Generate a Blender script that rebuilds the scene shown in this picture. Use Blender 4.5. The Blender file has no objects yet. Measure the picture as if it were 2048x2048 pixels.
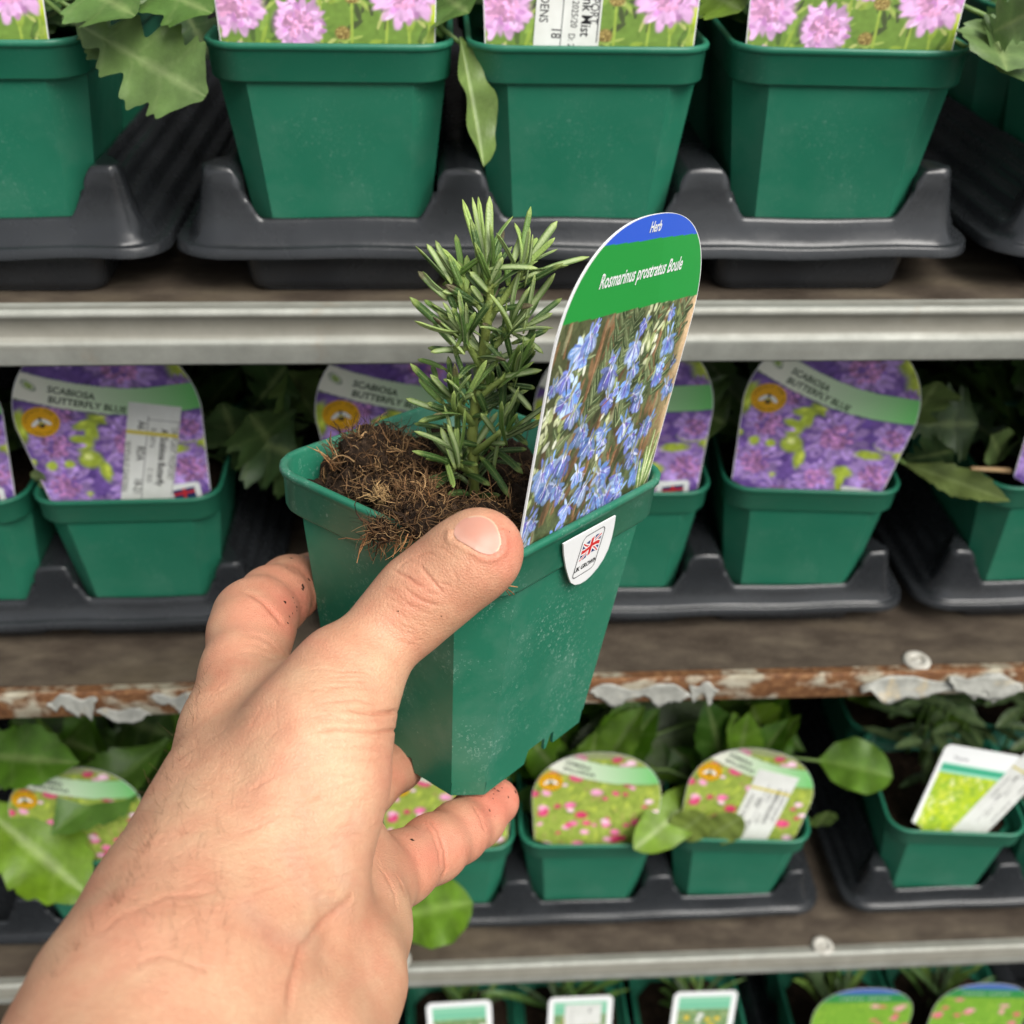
import bpy, math, random
import numpy as np
from mathutils import Vector, Matrix
from mathutils.bvhtree import BVHTree

# ------------------------------------------------------------------ camera, sky, sun, exposure
scene = bpy.context.scene
F_PX = 2170.23                    # focal length in pixels of a 2048 px frame
Z0 = 1.0                          # height of the camera above the (unseen) floor datum
MC = np.array([[0.9981546147, -0.0570639513, 0.0207622393],      # camera right
               [0.0150893656, 0.5642739930, 0.8254496786],       # camera up
               [0.0588190119, 0.8236131168, -0.5640937489]])     # camera forward
CAM = np.array([0.0, 0.0, Z0])
cam_data = bpy.data.cameras.new('camera')
cam = bpy.data.objects.new('camera', cam_data)
scene.collection.objects.link(cam)
cam.matrix_world = Matrix(((MC[0][0], MC[1][0], -MC[2][0], 0.0),
                           (MC[0][1], MC[1][1], -MC[2][1], 0.0),
                           (MC[0][2], MC[1][2], -MC[2][2], Z0),
                           (0, 0, 0, 1)))
cam_data.sensor_width = 36.0
cam_data.sensor_fit = 'HORIZONTAL'
cam_data.lens = 36.0 * F_PX / 2048.0
cam_data.clip_start = 0.01
cam_data.clip_end = 100.0
cam_data.dof.use_dof = True
cam_data.dof.focus_distance = 0.292
cam_data.dof.aperture_fstop = 15.0
scene.camera = cam

world = bpy.data.worlds.new('World')
scene.world = world
world.use_nodes = True
nt = world.node_tree
for n in list(nt.nodes):
    nt.nodes.remove(n)
SUN_EL, SUN_AZ = math.radians(52), math.radians(143)   # azimuth measured clockwise from +Y (depth): behind the camera, to its right
sky = nt.nodes.new('ShaderNodeTexSky')
sky.sky_type = 'NISHITA'
sky.sun_disc = False
sky.sun_elevation = SUN_EL
sky.sun_rotation = SUN_AZ
sky.dust_density = 3.0
hs = nt.nodes.new('ShaderNodeHueSaturation')
hs.inputs['Saturation'].default_value = 0.22            # a white overcast sky
bg = nt.nodes.new('ShaderNodeBackground')
bg.inputs['Strength'].default_value = 0.068
out = nt.nodes.new('ShaderNodeOutputWorld')
nt.links.new(sky.outputs['Color'], hs.inputs['Color'])
nt.links.new(hs.outputs['Color'], bg.inputs['Color'])
nt.links.new(bg.outputs['Background'], out.inputs['Surface'])
sun_data = bpy.data.lights.new('sun', 'SUN')
sun_data.energy = 1.5
sun_data.angle = math.radians(38)
sun_data.color = (1.0, 0.965, 0.91)
sun = bpy.data.objects.new('sun', sun_data)
scene.collection.objects.link(sun)
sd = Vector((math.sin(SUN_AZ) * math.cos(SUN_EL), math.cos(SUN_AZ) * math.cos(SUN_EL), math.sin(SUN_EL)))
sun.rotation_euler = sd.to_track_quat('Z', 'Y').to_euler()
scene.view_settings.view_transform = 'Standard'
scene.view_settings.look = 'None'
scene.view_settings.gamma = 1.0
scene.view_settings.exposure = 1.28
scene.cycles.diffuse_bounces = 3

# ------------------------------------------------------------------ helpers
rng = np.random.default_rng(7)
random.seed(7)
COL = scene.collection


def lin(c):
    """sRGB 0-255 triple -> linear"""
    a = np.asarray(c, float) / 255.0
    return np.where(a <= 0.04045, a / 12.92, ((a + 0.055) / 1.055) ** 2.4)


def W(u, v, d):
    """a point of the place seen at photo position (u, v), d metres deep along the view axis"""
    q = np.array([(u - 1024.0) / F_PX, -(v - 1024.0) / F_PX, 1.0]) * d
    return CAM + MC.T @ q


def ray(u, v):
    return MC.T @ np.array([(u - 1024.0) / F_PX, -(v - 1024.0) / F_PX, 1.0])


def on_y(u, v, y):
    r = ray(u, v)
    return CAM + r * (y / r[1])


def on_z(u, v, z):
    r = ray(u, v)
    return CAM + r * ((z - Z0) / r[2])


def to_px(P):
    q = (np.asarray(P) - CAM) @ MC.T
    return np.stack([1024 + F_PX * q[..., 0] / q[..., 2], 1024 - F_PX * q[..., 1] / q[..., 2], q[..., 2]], -1)


def mesh_data(name, verts, faces, mat=None, smooth=True, cols=None):
    me = bpy.data.meshes.new(name)
    verts = np.asarray(verts, dtype=np.float32)
    if isinstance(faces, np.ndarray):
        n, k = faces.shape
        me.vertices.add(len(verts))
        me.vertices.foreach_set('co', verts.ravel())
        me.loops.add(n * k)
        me.loops.foreach_set('vertex_index', faces.astype(np.int32).ravel())
        me.polygons.add(n)
        me.polygons.foreach_set('loop_start', np.arange(0, n * k, k, dtype=np.int32))
        me.update(calc_edges=True)
        me.validate()
    else:
        me.from_pydata(verts.tolist(), [], faces)
        me.update()
    if smooth:
        me.polygons.foreach_set('use_smooth', np.ones(len(me.polygons), dtype=bool))
    if cols is not None:
        a = me.color_attributes.new('col', 'FLOAT_COLOR', 'POINT')
        c = np.ones((len(verts), 4), dtype=np.float32)
        c[:, :cols.shape[1]] = cols
        a.data.foreach_set('color', c.ravel())
    if mat:
        me.materials.append(mat)
    return me


def link(name, data, parent=None, loc=None, mat4=None):
    o = bpy.data.objects.new(name, data)
    COL.objects.link(o)
    if parent is not None:
        o.parent = parent
    if loc is not None:
        o.location = loc
    if mat4 is not None:
        o.matrix_basis = Matrix(mat4)
    return o


def obj(name, verts, faces, mat, parent=None, smooth=True, cols=None):
    return link(name, mesh_data(name, verts, faces, mat, smooth, cols), parent)


def tag(o, label=None, cat=None, group=None, kind=None):
    if label:
        o['label'] = label
    if cat:
        o['category'] = cat
    if group:
        o['group'] = group
    if kind:
        o['kind'] = kind
    return o


def thing(name, label, cat, loc=(0, 0, 0), group=None, mat4=None):
    o = bpy.data.objects.new(name, None)
    o.empty_display_size = 0.02
    COL.objects.link(o)
    if mat4 is not None:
        o.matrix_basis = Matrix(mat4)
    else:
        o.location = loc
    return tag(o, label, cat, group)


def frame(origin, ex, ey, ez):
    m = np.eye(4)
    m[:3, 0], m[:3, 1], m[:3, 2], m[:3, 3] = ex, ey, ez, origin
    return m


def unit(a):
    a = np.asarray(a, float)
    return a / (np.linalg.norm(a) + 1e-12)


def grid_faces(nr, nc, wrap=False):
    r, c = np.meshgrid(np.arange(nr - 1), np.arange(nc if wrap else nc - 1), indexing='ij')
    c2 = (c + 1) % nc
    return np.stack([r * nc + c, r * nc + c2, (r + 1) * nc + c2, (r + 1) * nc + c], -1).reshape(-1, 4)


def box(x0, x1, y0, y1, z0, z1):
    v = [(x0, y0, z0), (x1, y0, z0), (x1, y1, z0), (x0, y1, z0), (x0, y0, z1), (x1, y0, z1), (x1, y1, z1), (x0, y1, z1)]
    f = [(0, 3, 2, 1), (4, 5, 6, 7), (0, 1, 5, 4), (1, 2, 6, 5), (2, 3, 7, 6), (3, 0, 4, 7)]
    return v, f


def tube(path, radii, nseg=6):
    """closed tapered tube along a polyline -> verts, faces(list)"""
    path = np.asarray(path, float)
    n = len(path)
    radii = np.broadcast_to(np.asarray(radii, float), (n,))
    t = np.gradient(path, axis=0)
    t /= np.linalg.norm(t, axis=1)[:, None] + 1e-12
    a = np.array([0.31, 0.52, 0.79])
    e1 = np.cross(t, a)
    e1 /= np.linalg.norm(e1, axis=1)[:, None] + 1e-12
    e2 = np.cross(t, e1)
    ang = np.arange(nseg) * 2 * np.pi / nseg
    v = path[:, None] + radii[:, None, None] * (np.cos(ang)[None, :, None] * e1[:, None] + np.sin(ang)[None, :, None] * e2[:, None])
    f = grid_faces(n, nseg, True).tolist()
    f.append(list(range(nseg))[::-1])
    f.append([(n - 1) * nseg + i for i in range(nseg)])
    return v.reshape(-1, 3), f


def merge(parts):
    V, Fs, k = [], [], 0
    for v, f in parts:
        v = np.asarray(v)
        V.append(v)
        Fs += [[i + k for i in q] for q in f]
        k += len(v)
    return np.concatenate(V), Fs


def smin(a, b, k):
    h = np.maximum(k - np.abs(a - b), 0.0) / k
    return np.minimum(a, b) - h * h * k * 0.25


def sstep(a, b, x):
    t = np.clip((x - a) / (b - a), 0, 1)
    return t * t * (3 - 2 * t)


# ------------------------------------------------------------------ materials (all node based)
class Mat:
    def __init__(self, name, rough=0.5, spec=0.5):
        self.m = bpy.data.materials.new(name)
        self.m.use_nodes = True
        self.t = self.m.node_tree
        self.b = self.t.nodes['Principled BSDF']
        self.b.inputs['Roughness'].default_value = rough
        self.b.inputs['Specular IOR Level'].default_value = spec

    def n(self, kind, **kw):
        nd = self.t.nodes.new(kind)
        for k, v in kw.items():
            if k in nd.inputs:
                nd.inputs[k].default_value = v
            else:
                setattr(nd, k, v)
        return nd

    def l(self, a, b):
        self.t.links.new(a, b)

    def coords(self, scale=(1, 1, 1), kind='Object', rot=(0, 0, 0)):
        tc = self.n('ShaderNodeTexCoord')
        mp = self.n('ShaderNodeMapping')
        mp.inputs['Scale'].default_value = scale
        mp.inputs['Rotation'].default_value = rot
        self.l(tc.outputs[kind], mp.inputs['Vector'])
        return mp.outputs['Vector']

    def noise(self, vec, scale, detail=4, rough=0.55, dist=0.0):
        nd = self.n('ShaderNodeTexNoise', Scale=scale, Detail=detail, Roughness=rough, Distortion=dist)
        self.l(vec, nd.inputs['Vector'])
        return nd.outputs['Fac']

    def ramp(self, fac, stops, interp='LINEAR'):
        nd = self.n('ShaderNodeValToRGB')
        r = nd.color_ramp
        r.interpolation = interp
        while len(r.elements) > 1:
            r.elements.remove(r.elements[-1])
        r.elements[0].position = stops[0][0]
        r.elements[0].color = (*stops[0][1], 1)
        for p, c in stops[1:]:
            e = r.elements.new(p)
            e.color = (*c, 1)
        self.l(fac, nd.inputs['Fac'])
        return nd.outputs['Color']

    def mix(self, fac, a, b, mode='MIX'):
        nd = self.n('ShaderNodeMix', data_type='RGBA', blend_type=mode)
        for s, x in ((nd.inputs['Factor'], fac), (nd.inputs['A'], a), (nd.inputs['B'], b)):
            pass
        fs = [i for i in nd.inputs if i.name == 'Factor' and i.type == 'VALUE'][0]
        As = [i for i in nd.inputs if i.name == 'A' and i.type == 'RGBA'][0]
        Bs = [i for i in nd.inputs if i.name == 'B' and i.type == 'RGBA'][0]
        for s, x in ((fs, fac), (As, a), (Bs, b)):
            if isinstance(x, (int, float)):
                s.default_value = x
            elif isinstance(x, (tuple, list, np.ndarray)):
                s.default_value = (*[float(q) for q in x], 1)
            else:
                self.l(x, s)
        return [o for o in nd.outputs if o.type == 'RGBA'][0]

    def math(self, op, a, b=None):
        nd = self.n('ShaderNodeMath', operation=op)
        for i, x in enumerate((a, b)):
            if x is None:
                continue
            if isinstance(x, (int, float)):
                nd.inputs[i].default_value = x
            else:
                self.l(x, nd.inputs[i])
        return nd.outputs[0]

    def attr(self, name='col'):
        nd = self.n('ShaderNodeAttribute', attribute_name=name)
        return nd

    def color(self, x):
        if isinstance(x, (tuple, list, np.ndarray)):
            self.b.inputs['Base Color'].default_value = (*[float(q) for q in x], 1)
        else:
            self.l(x, self.b.inputs['Base Color'])
        return self

    def rough(self, x):
        self.l(x, self.b.inputs['Roughness'])

    def bump(self, h, strength=0.3, dist=0.001):
        nd = self.n('ShaderNodeBump', Strength=strength, Distance=dist)
        self.l(h, nd.inputs['Height'])
        self.l(nd.outputs['Normal'], self.b.inputs['Normal'])
        return nd


def gray(m, f, lo, hi):
    return m.ramp(f, [(0.0, (lo,) * 3), (1.0, (hi,) * 3)])


def build_materials():
    M = {}
    # dark green injection moulded pot
    for key, wear in (('pot', 0.25), ('held_pot', 1.0)):
        m = Mat(key + '_plastic', 0.36, 0.45)
        co = m.coords()
        base = m.ramp(m.noise(co, 14, 3), [(0.3, (0.0165, 0.152, 0.088)), (0.7, (0.0225, 0.176, 0.104))])
        # dusty film and dried water marks
        film = m.ramp(m.noise(co, 45, 5, 0.6), [(0.5, (0, 0, 0)), (0.78, (1, 1, 1))])
        base = m.mix(m.math('MULTIPLY', film, 0.16 * wear + 0.05), base, (0.25, 0.36, 0.30))
        nz = m.n('ShaderNodeTexNoise', Scale=420.0, Detail=2.0)
        m.l(co, nz.inputs['Vector'])
        wv = m.n('ShaderNodeVectorMath', operation='MULTIPLY_ADD')
        m.l(nz.outputs['Color'], wv.inputs[0])
        wv.inputs[1].default_value = (0.0022,) * 3
        m.l(co, wv.inputs[2])
        patch = m.ramp(m.noise(co, 34, 4, 0.7), [(0.44, (0, 0, 0)), (0.60, (1, 1, 1))])
        fine = m.ramp(m.noise(co, 900, 3, 0.7), [(0.40, (0, 0, 0)), (0.58, (1, 1, 1))])
        mk = None
        for sc_, thr in ((430.0, 0.55), (900.0, 0.45)):       # dried droplets: broken little rings of two sizes
            vo = m.n('ShaderNodeTexVoronoi', Scale=sc_)
            m.l(wv.outputs[0], vo.inputs['Vector'])
            ring = m.ramp(vo.outputs['Distance'], [(0.20, (0, 0, 0)), (0.30, (1, 1, 1)), (0.36, (0, 0, 0))])
            sel = m.n('ShaderNodeSeparateColor')
            m.l(vo.outputs['Color'], sel.inputs[0])
            pick = m.math('GREATER_THAN', sel.outputs[0], thr)
            k1 = m.math('MULTIPLY', m.math('MULTIPLY', ring, pick), fine)
            mk = k1 if mk is None else m.math('MAXIMUM', mk, k1)
        mk = m.math('MULTIPLY', mk, patch)
        base = m.mix(m.math('MULTIPLY', mk, 0.85 * wear), base, (0.34, 0.50, 0.42))
        m.color(base)
        m.rough(m.ramp(m.noise(co, 60, 4), [(0.3, (0.30,) * 3), (0.7, (0.46,) * 3)]))
        m.bump(m.noise(co, 30, 3), 0.10, 0.002)
        M[key] = m.m
    # dark grey vacuum formed tray
    m = Mat('tray_plastic', 0.33, 0.5)
    co = m.coords()
    m.color(m.ramp(m.noise(co, 22, 5), [(0.3, (0.014, 0.0155, 0.0175)), (0.7, (0.024, 0.0265, 0.0295))]))
    m.rough(m.ramp(m.noise(co, 55, 4), [(0.3, (0.18,) * 3), (0.7, (0.34,) * 3)]))
    m.bump(m.noise(co, 70, 3, 0.5), 0.25, 0.0012)
    M['tray'] = m.m
    # galvanised steel
    m = Mat('galvanised_steel', 0.42, 0.5)
    co = m.coords((1, 1, 1))
    st = m.coords((3, 60, 60))
    c = m.ramp(m.noise(co, 60, 6, 0.65), [(0.3, (0.27, 0.276, 0.242)), (0.7, (0.39, 0.396, 0.352))])
    c = m.mix(m.math('MULTIPLY', m.ramp(m.noise(st, 2.0, 5, 0.6), [(0.45, (0, 0, 0)), (0.75, (1, 1, 1))]), 0.45), c, (0.26, 0.24, 0.19))
    c = m.mix(m.math('MULTIPLY', m.ramp(m.noise(co, 16, 5, 0.7), [(0.60, (0, 0, 0)), (0.72, (1, 1, 1))]), 0.35), c, (0.30, 0.20, 0.11))
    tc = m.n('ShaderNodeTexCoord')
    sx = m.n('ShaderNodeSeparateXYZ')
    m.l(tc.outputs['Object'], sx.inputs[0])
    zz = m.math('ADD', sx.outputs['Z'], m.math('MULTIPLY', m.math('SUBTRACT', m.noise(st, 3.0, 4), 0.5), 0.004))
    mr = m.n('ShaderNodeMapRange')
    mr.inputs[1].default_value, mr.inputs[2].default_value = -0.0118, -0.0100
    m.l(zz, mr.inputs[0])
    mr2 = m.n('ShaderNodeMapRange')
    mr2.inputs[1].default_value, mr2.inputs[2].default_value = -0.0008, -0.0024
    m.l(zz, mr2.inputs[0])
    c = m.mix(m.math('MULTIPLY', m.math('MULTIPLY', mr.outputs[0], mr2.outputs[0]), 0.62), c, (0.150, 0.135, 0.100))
    m.color(c)
    m.b.inputs['Metallic'].default_value = 0.10
    m.rough(m.ramp(m.noise(co, 90, 4), [(0.3, (0.48,) * 3), (0.7, (0.68,) * 3)]))
    m.bump(m.noise(co, 220, 4), 0.15, 0.0006)
    M['galv'] = m.m
    # rusting painted steel
    m = Mat('rusty_steel', 0.75, 0.3)
    co = m.coords((1, 1.4, 1.4))
    fine = m.noise(co, 240, 5, 0.7)
    rust = m.ramp(fine, [(0.25, (0.065, 0.028, 0.014)), (0.5, (0.17, 0.075, 0.030)), (0.75, (0.33, 0.18, 0.080))])
    paint = m.ramp(m.noise(co, 120, 4), [(0.3, (0.28, 0.245, 0.17)), (0.7, (0.42, 0.385, 0.295))])
    msk = m.ramp(m.noise(co, 30, 6, 0.62), [(0.50, (0, 0, 0)), (0.58, (1, 1, 1))])
    m.color(m.mix(msk, rust, paint))
    m.bump(m.math('ADD', m.math('MULTIPLY', msk, 0.8), fine), 0.5, 0.0008)
    M['rust'] = m.m
    m = Mat('peeling_paint', 0.5, 0.4)
    co = m.coords()
    c = m.ramp(m.noise(co, 160, 5), [(0.3, (0.24, 0.243, 0.215)), (0.7, (0.40, 0.402, 0.36))])
    c = m.mix(m.math('MULTIPLY', m.ramp(m.noise(co, 75, 5), [(0.58, (0, 0, 0)), (0.72, (1, 1, 1))]), 0.6), c, (0.55, 0.42, 0.22))
    m.color(c)
    m.bump(m.noise(co, 300, 4), 0.3, 0.0006)
    M['flake'] = m.m
    # film faced plywood shelf
    m = Mat('dark_plywood', 0.72, 0.3)
    co = m.coords((1, 2.2, 1))
    c = m.ramp(m.noise(co, 26, 7, 0.65), [(0.3, (0.030, 0.021, 0.014)), (0.5, (0.064, 0.049, 0.035)), (0.72, (0.118, 0.095, 0.066))])
    c = m.mix(m.math('MULTIPLY', m.ramp(m.noise(co, 9, 4), [(0.55, (0, 0, 0)), (0.72, (1, 1, 1))]), 0.5), c, (0.15, 0.12, 0.075))
    c = m.mix(m.math('MULTIPLY', m.ramp(m.noise(co, 420, 3, 0.7), [(0.60, (0, 0, 0)), (0.75, (1, 1, 1))]), 0.5), c, (0.20, 0.16, 0.12))
    m.color(c)
    m.bump(m.noise(co, 260, 4), 0.4, 0.0008)
    M['board'] = m.m
    m = Mat('dark_back', 0.9, 0.1)  # near-black, to darken the gaps between the pots
    co = m.coords()
    m.color(m.ramp(m.noise(co, 20), [(0.3, (0.010, 0.010, 0.010)), (0.7, (0.018, 0.017, 0.016))]))
    M['back'] = m.m
    m = Mat('washer_plastic', 0.45)
    m.color(m.ramp(m.noise(m.coords(), 300, 4), [(0.3, (0.34, 0.32, 0.27)), (0.7, (0.52, 0.51, 0.46))]))
    M['washer'] = m.m
    # compost
    m = Mat('compost', 0.95, 0.15)
    co = m.coords()
    m.color(m.ramp(m.noise(co, 330, 6, 0.7), [(0.3, (0.009, 0.0055, 0.0035)), (0.55, (0.034, 0.021, 0.013)), (0.78, (0.10, 0.064, 0.040))]))
    m.bump(m.noise(co, 420, 5, 0.7), 0.9, 0.002)
    M['soil'] = m.m
    m = Mat('coir_fibre', 0.8, 0.2)
    m.color(m.attr().outputs['Color'])
    M['fibre'] = m.m
    # printed card (colours are ink, stored per vertex)
    m = Mat('printed_card', 0.30, 0.45)
    m.color(m.attr().outputs['Color'])
    m.bump(m.noise(m.coords(), 900, 2), 0.03, 0.0003)
    M['print'] = m.m
    m = Mat('white_card', 0.38, 0.4)
    m.color(m.ramp(m.noise(m.coords(), 80, 3), [(0.3, (0.74, 0.75, 0.74)), (0.7, (0.82, 0.82, 0.81))]))
    M['white'] = m.m
    m = Mat('paper_sticker', 0.6, 0.3)
    m.color(m.ramp(m.noise(m.coords(), 120, 3), [(0.3, (0.66, 0.67, 0.62)), (0.7, (0.76, 0.77, 0.73))]))
    M['paper'] = m.m
    for nm, c in (('ink_black', (0.020, 0.020, 0.022)), ('ink_white', (0.80, 0.82, 0.80)), ('ink_grey', (0.10, 0.10, 0.105)),
                  ('ink_darkgreen', (0.015, 0.045, 0.02)), ('ink_navy', (0.02, 0.035, 0.12)), ('ink_red', (0.55, 0.03, 0.035)),
                  ('ink_yellow', (0.66, 0.56, 0.10)), ('ink_orange', (0.78, 0.40, 0.010)), ('ink_brown', (0.20, 0.10, 0.015)),
                  ('ink_pale', (0.55, 0.62, 0.48))):
        m = Mat(nm, 0.4, 0.4)
        m.color(m.ramp(m.noise(m.coords(), 400, 2), [(0.3, tuple(x * 0.93 for x in c)), (0.7, c)]))
        M[nm] = m.m
    # leaves: colour attribute * fine mottling
    for nm, rough, sc in (('leaf', 0.42, 260), ('needle', 0.52, 2300)):
        m = Mat(nm + '_tissue', rough, 0.45)
        co = m.coords()
        a = m.attr()
        if nm == 'needle':
            vo = m.n('ShaderNodeTexVoronoi', Scale=1700.0)
            m.l(co, vo.inputs['Vector'])
            dots = m.ramp(vo.outputs['Distance'], [(0.0, (1, 1, 1)), (0.34, (0, 0, 0))])
            c = m.mix(m.math('MULTIPLY', dots, 0.32), a.outputs['Color'], (0.36, 0.47, 0.24))
            m.color(c)
            m.bump(vo.outputs['Distance'], 0.35, 0.0004)
        else:
            f = m.noise(co, 110, 5, 0.6)
            c = m.mix(0.55, a.outputs['Color'], m.mix(1.0, a.outputs['Color'], m.ramp(f, [(0.3, (0.6,) * 3), (0.7, (1.35,) * 3)]), 'MULTIPLY'))
            m.color(c)
            m.bump(m.noise(co, sc, 4, 0.6), 0.35, 0.0012)
        m.b.inputs['Subsurface Weight'].default_value = 0.0
        tr = m.n('ShaderNodeBsdfTranslucent')
        m.l(c, tr.inputs['Color'])
        mx = m.n('ShaderNodeMixShader')
        mx.inputs[0].default_value = 0.22
        m.l(m.b.outputs[0], mx.inputs[1])
        m.l(tr.outputs[0], mx.inputs[2])
        m.l(mx.outputs[0], m.t.nodes['Material Output'].inputs['Surface'])
        M[nm] = m.m
    # skin: per vertex pigment (blood under the skin, veins, lines) and a painted highlight over a mottled base
    m = Mat('skin', 0.47, 0.42)
    co = m.coords()
    a = m.attr()
    mot = m.ramp(m.noise(co, 75, 5, 0.6), [(0.30, (0.95, 0.80, 0.78)), (0.70, (1.05, 1.10, 1.10))])
    c = m.mix(1.0, a.outputs['Color'], mot, 'MULTIPLY')
    fine = m.ramp(m.noise(co, 900, 3, 0.6), [(0.3, (0.95, 0.93, 0.92)), (0.7, (1.03, 1.04, 1.04))])
    c = m.mix(1.0, c, fine, 'MULTIPLY')
    m.color(c)
    m.b.inputs['Subsurface Weight'].default_value = 0.07
    m.b.inputs['Subsurface Radius'].default_value = (1.0, 0.38, 0.22)
    m.b.inputs['Subsurface Scale'].default_value = 0.0035
    vo = m.n('ShaderNodeTexVoronoi', feature='DISTANCE_TO_EDGE', Scale=1250.0)
    m.l(co, vo.inputs['Vector'])
    ln = m.noise(m.coords((1, 1, 1), 'Object'), 1500, 3, 0.6)
    h = m.math('ADD', m.math('MULTIPLY', m.math('MINIMUM', vo.outputs['Distance'], 0.25), 1.6), m.math('MULTIPLY', ln, 0.5))
    m.bump(h, 0.55, 0.00040)
    m.rough(m.ramp(m.noise(co, 300, 4), [(0.3, (0.40,) * 3), (0.7, (0.56,) * 3)]))
    M['skin'] = m.m
    m = Mat('nail', 0.40, 0.4)
    m.color(m.attr().outputs['Color'])
    m.b.inputs['Subsurface Weight'].default_value = 0.15
    m.b.inputs['Subsurface Radius'].default_value = (1.0, 0.4, 0.3)
    m.b.inputs['Subsurface Scale'].default_value = 0.002
    m.bump(m.noise(m.coords((1, 1, 1)), 700, 2), 0.06, 0.0003)
    M['nail'] = m.m
    m = Mat('hair', 0.45)
    m.color((0.16, 0.085, 0.04))
    M['hair'] = m.m
    return M


MATS = build_materials()

# ------------------------------------------------------------------ the display trolley: shelves
PITCH = 0.0925
SHELF_Z = {'t': Z0 - 0.1745, 'm': Z0 - 0.3885, 'b': Z0 - 0.6549, 'f': Z0 - 0.945}
LIPS_Y = {'t': 0.3945, 'm': 0.4120, 'b': 0.4239, 'f': 0.43}
LIP_Y = LIPS_Y['m']
POT_Y = {'t': 0.462, 'm': 0.492, 'b': 0.490, 'f': 0.500}


def sweep_x(profile, x0, x1, nx, jitter=0.0):
    """extrude a (y, z) profile along x with slight waviness"""
    xs = np.linspace(x0, x1, nx)
    pr = np.asarray(profile, float)
    v = np.zeros((nx, len(pr), 3))
    v[:, :, 0] = xs[:, None]
    v[:, :, 1] = pr[None, :, 0]
    v[:, :, 2] = pr[None, :, 1]
    if jitter:
        w = np.cumsum(rng.normal(0, 1, nx))
        w = (w - np.linspace(w[0], w[-1], nx))
        w = w / (np.abs(w).max() + 1e-9) * jitter
        v[:, :, 2] += w[:, None]
        v[:, :, 1] += np.roll(w, nx // 3)[:, None] * 0.6
    return v.reshape(-1, 3), grid_faces(nx, len(pr))


def lip_profile(kind):
    if kind == 't':    # folded galvanised edge with a rib
        return [(0.012, -0.0012), (0.0035, -0.0012), (0.0022, 0.0006), (0.0002, 0.0010), (-0.0012, 0.0002), (-0.0014, -0.0016), (-0.0004, -0.0026),
                (-0.0003, -0.0095), (-0.0012, -0.0106), (-0.0028, -0.0116), (-0.0031, -0.0130), (-0.0026, -0.0142), (-0.0030, -0.0205), (-0.0024, -0.0216), (0.0, -0.0222), (0.010, -0.0222)]
    if kind == 'm':
        return [(0.012, -0.0012), (0.002, -0.0010), (0.0004, 0.0008), (-0.0010, 0.0005), (-0.0014, -0.0010), (-0.0014, -0.0150), (-0.0008, -0.0162), (0.010, -0.0164)]
    return [(0.012, -0.0012), (0.0025, -0.0010), (0.001, 0.0009), (-0.0010, 0.0006), (-0.0018, -0.0012), (-0.0016, -0.0045), (-0.0024, -0.0056),
            (-0.0026, -0.0165), (-0.0018, -0.0178), (0.010, -0.0180)]


DROP = {'t': 0.0050, 'm': 0.0, 'b': 0.0, 'f': 0.0}
SHELF_TXT = {'t': 'upper shelf with a ribbed galvanised front lip, carrying the pink flower labels',
             'm': 'middle shelf whose front lip is rusty with flaking pale paint',
             'b': 'lower shelf with a thin galvanised lip and brown board below the rusty one',
             'f': 'lowest dark shelf board under the white and green labels at the bottom edge'}
shelves = {}
for k in 'tmbf':
    z = SHELF_Z[k]
    sh = thing('shelf', SHELF_TXT[k], 'shelf', (0.1, LIPS_Y[k], z))
    shelves[k] = sh
    v, f = box(-0.95, 0.95, 0.006, 0.44, -0.015 - DROP[k], -DROP[k])
    obj('board', v, f, MATS['board'], sh, smooth=False)
    v, f = sweep_x(lip_profile(k), -0.95, 0.95, 240, 0.0006 if k == 'm' else 0.0003)
    obj('front_lip', v, f, MATS['rust' if k == 'm' else 'galv'], sh)
v, f = box(-0.95, 0.95, 0.85, 0.87, -0.25, 1.35)
back = obj('added_dark_panel', v + np.array([0.1, 0, 0]), f, MATS['back'], None, smooth=False)  # panel added behind the rows so the gaps between pots stay black
tag(back, kind='structure')


def washer(shelf_key, u, v, rad):
    sh = shelves[shelf_key]
    p = on_z(u, v, SHELF_Z[shelf_key])
    th = np.linspace(0, 2 * np.pi, 28, endpoint=False)
    rings = [(0.0, 0.0012), (0.26, 0.0012), (0.32, 0.0004), (0.42, 0.0004), (0.50, 0.0020), (0.85, 0.0018), (1.0, 0.0006), (1.0, -0.0002)]
    V = np.array([[(p[0] + rad * r * np.cos(t), p[1] + rad * r * np.sin(t), p[2] + h) for t in th] for r, h in rings]).reshape(-1, 3)
    V -= np.array(sh.location)
    obj('screw_washer', V, grid_faces(len(rings), 28, True), MATS['washer'], sh)


washer('m', 1833, 1322, 0.0074)
washer('b', 1645, 1892, 0.0074)
washer('b', 800, 1918, 0.0074)


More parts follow.
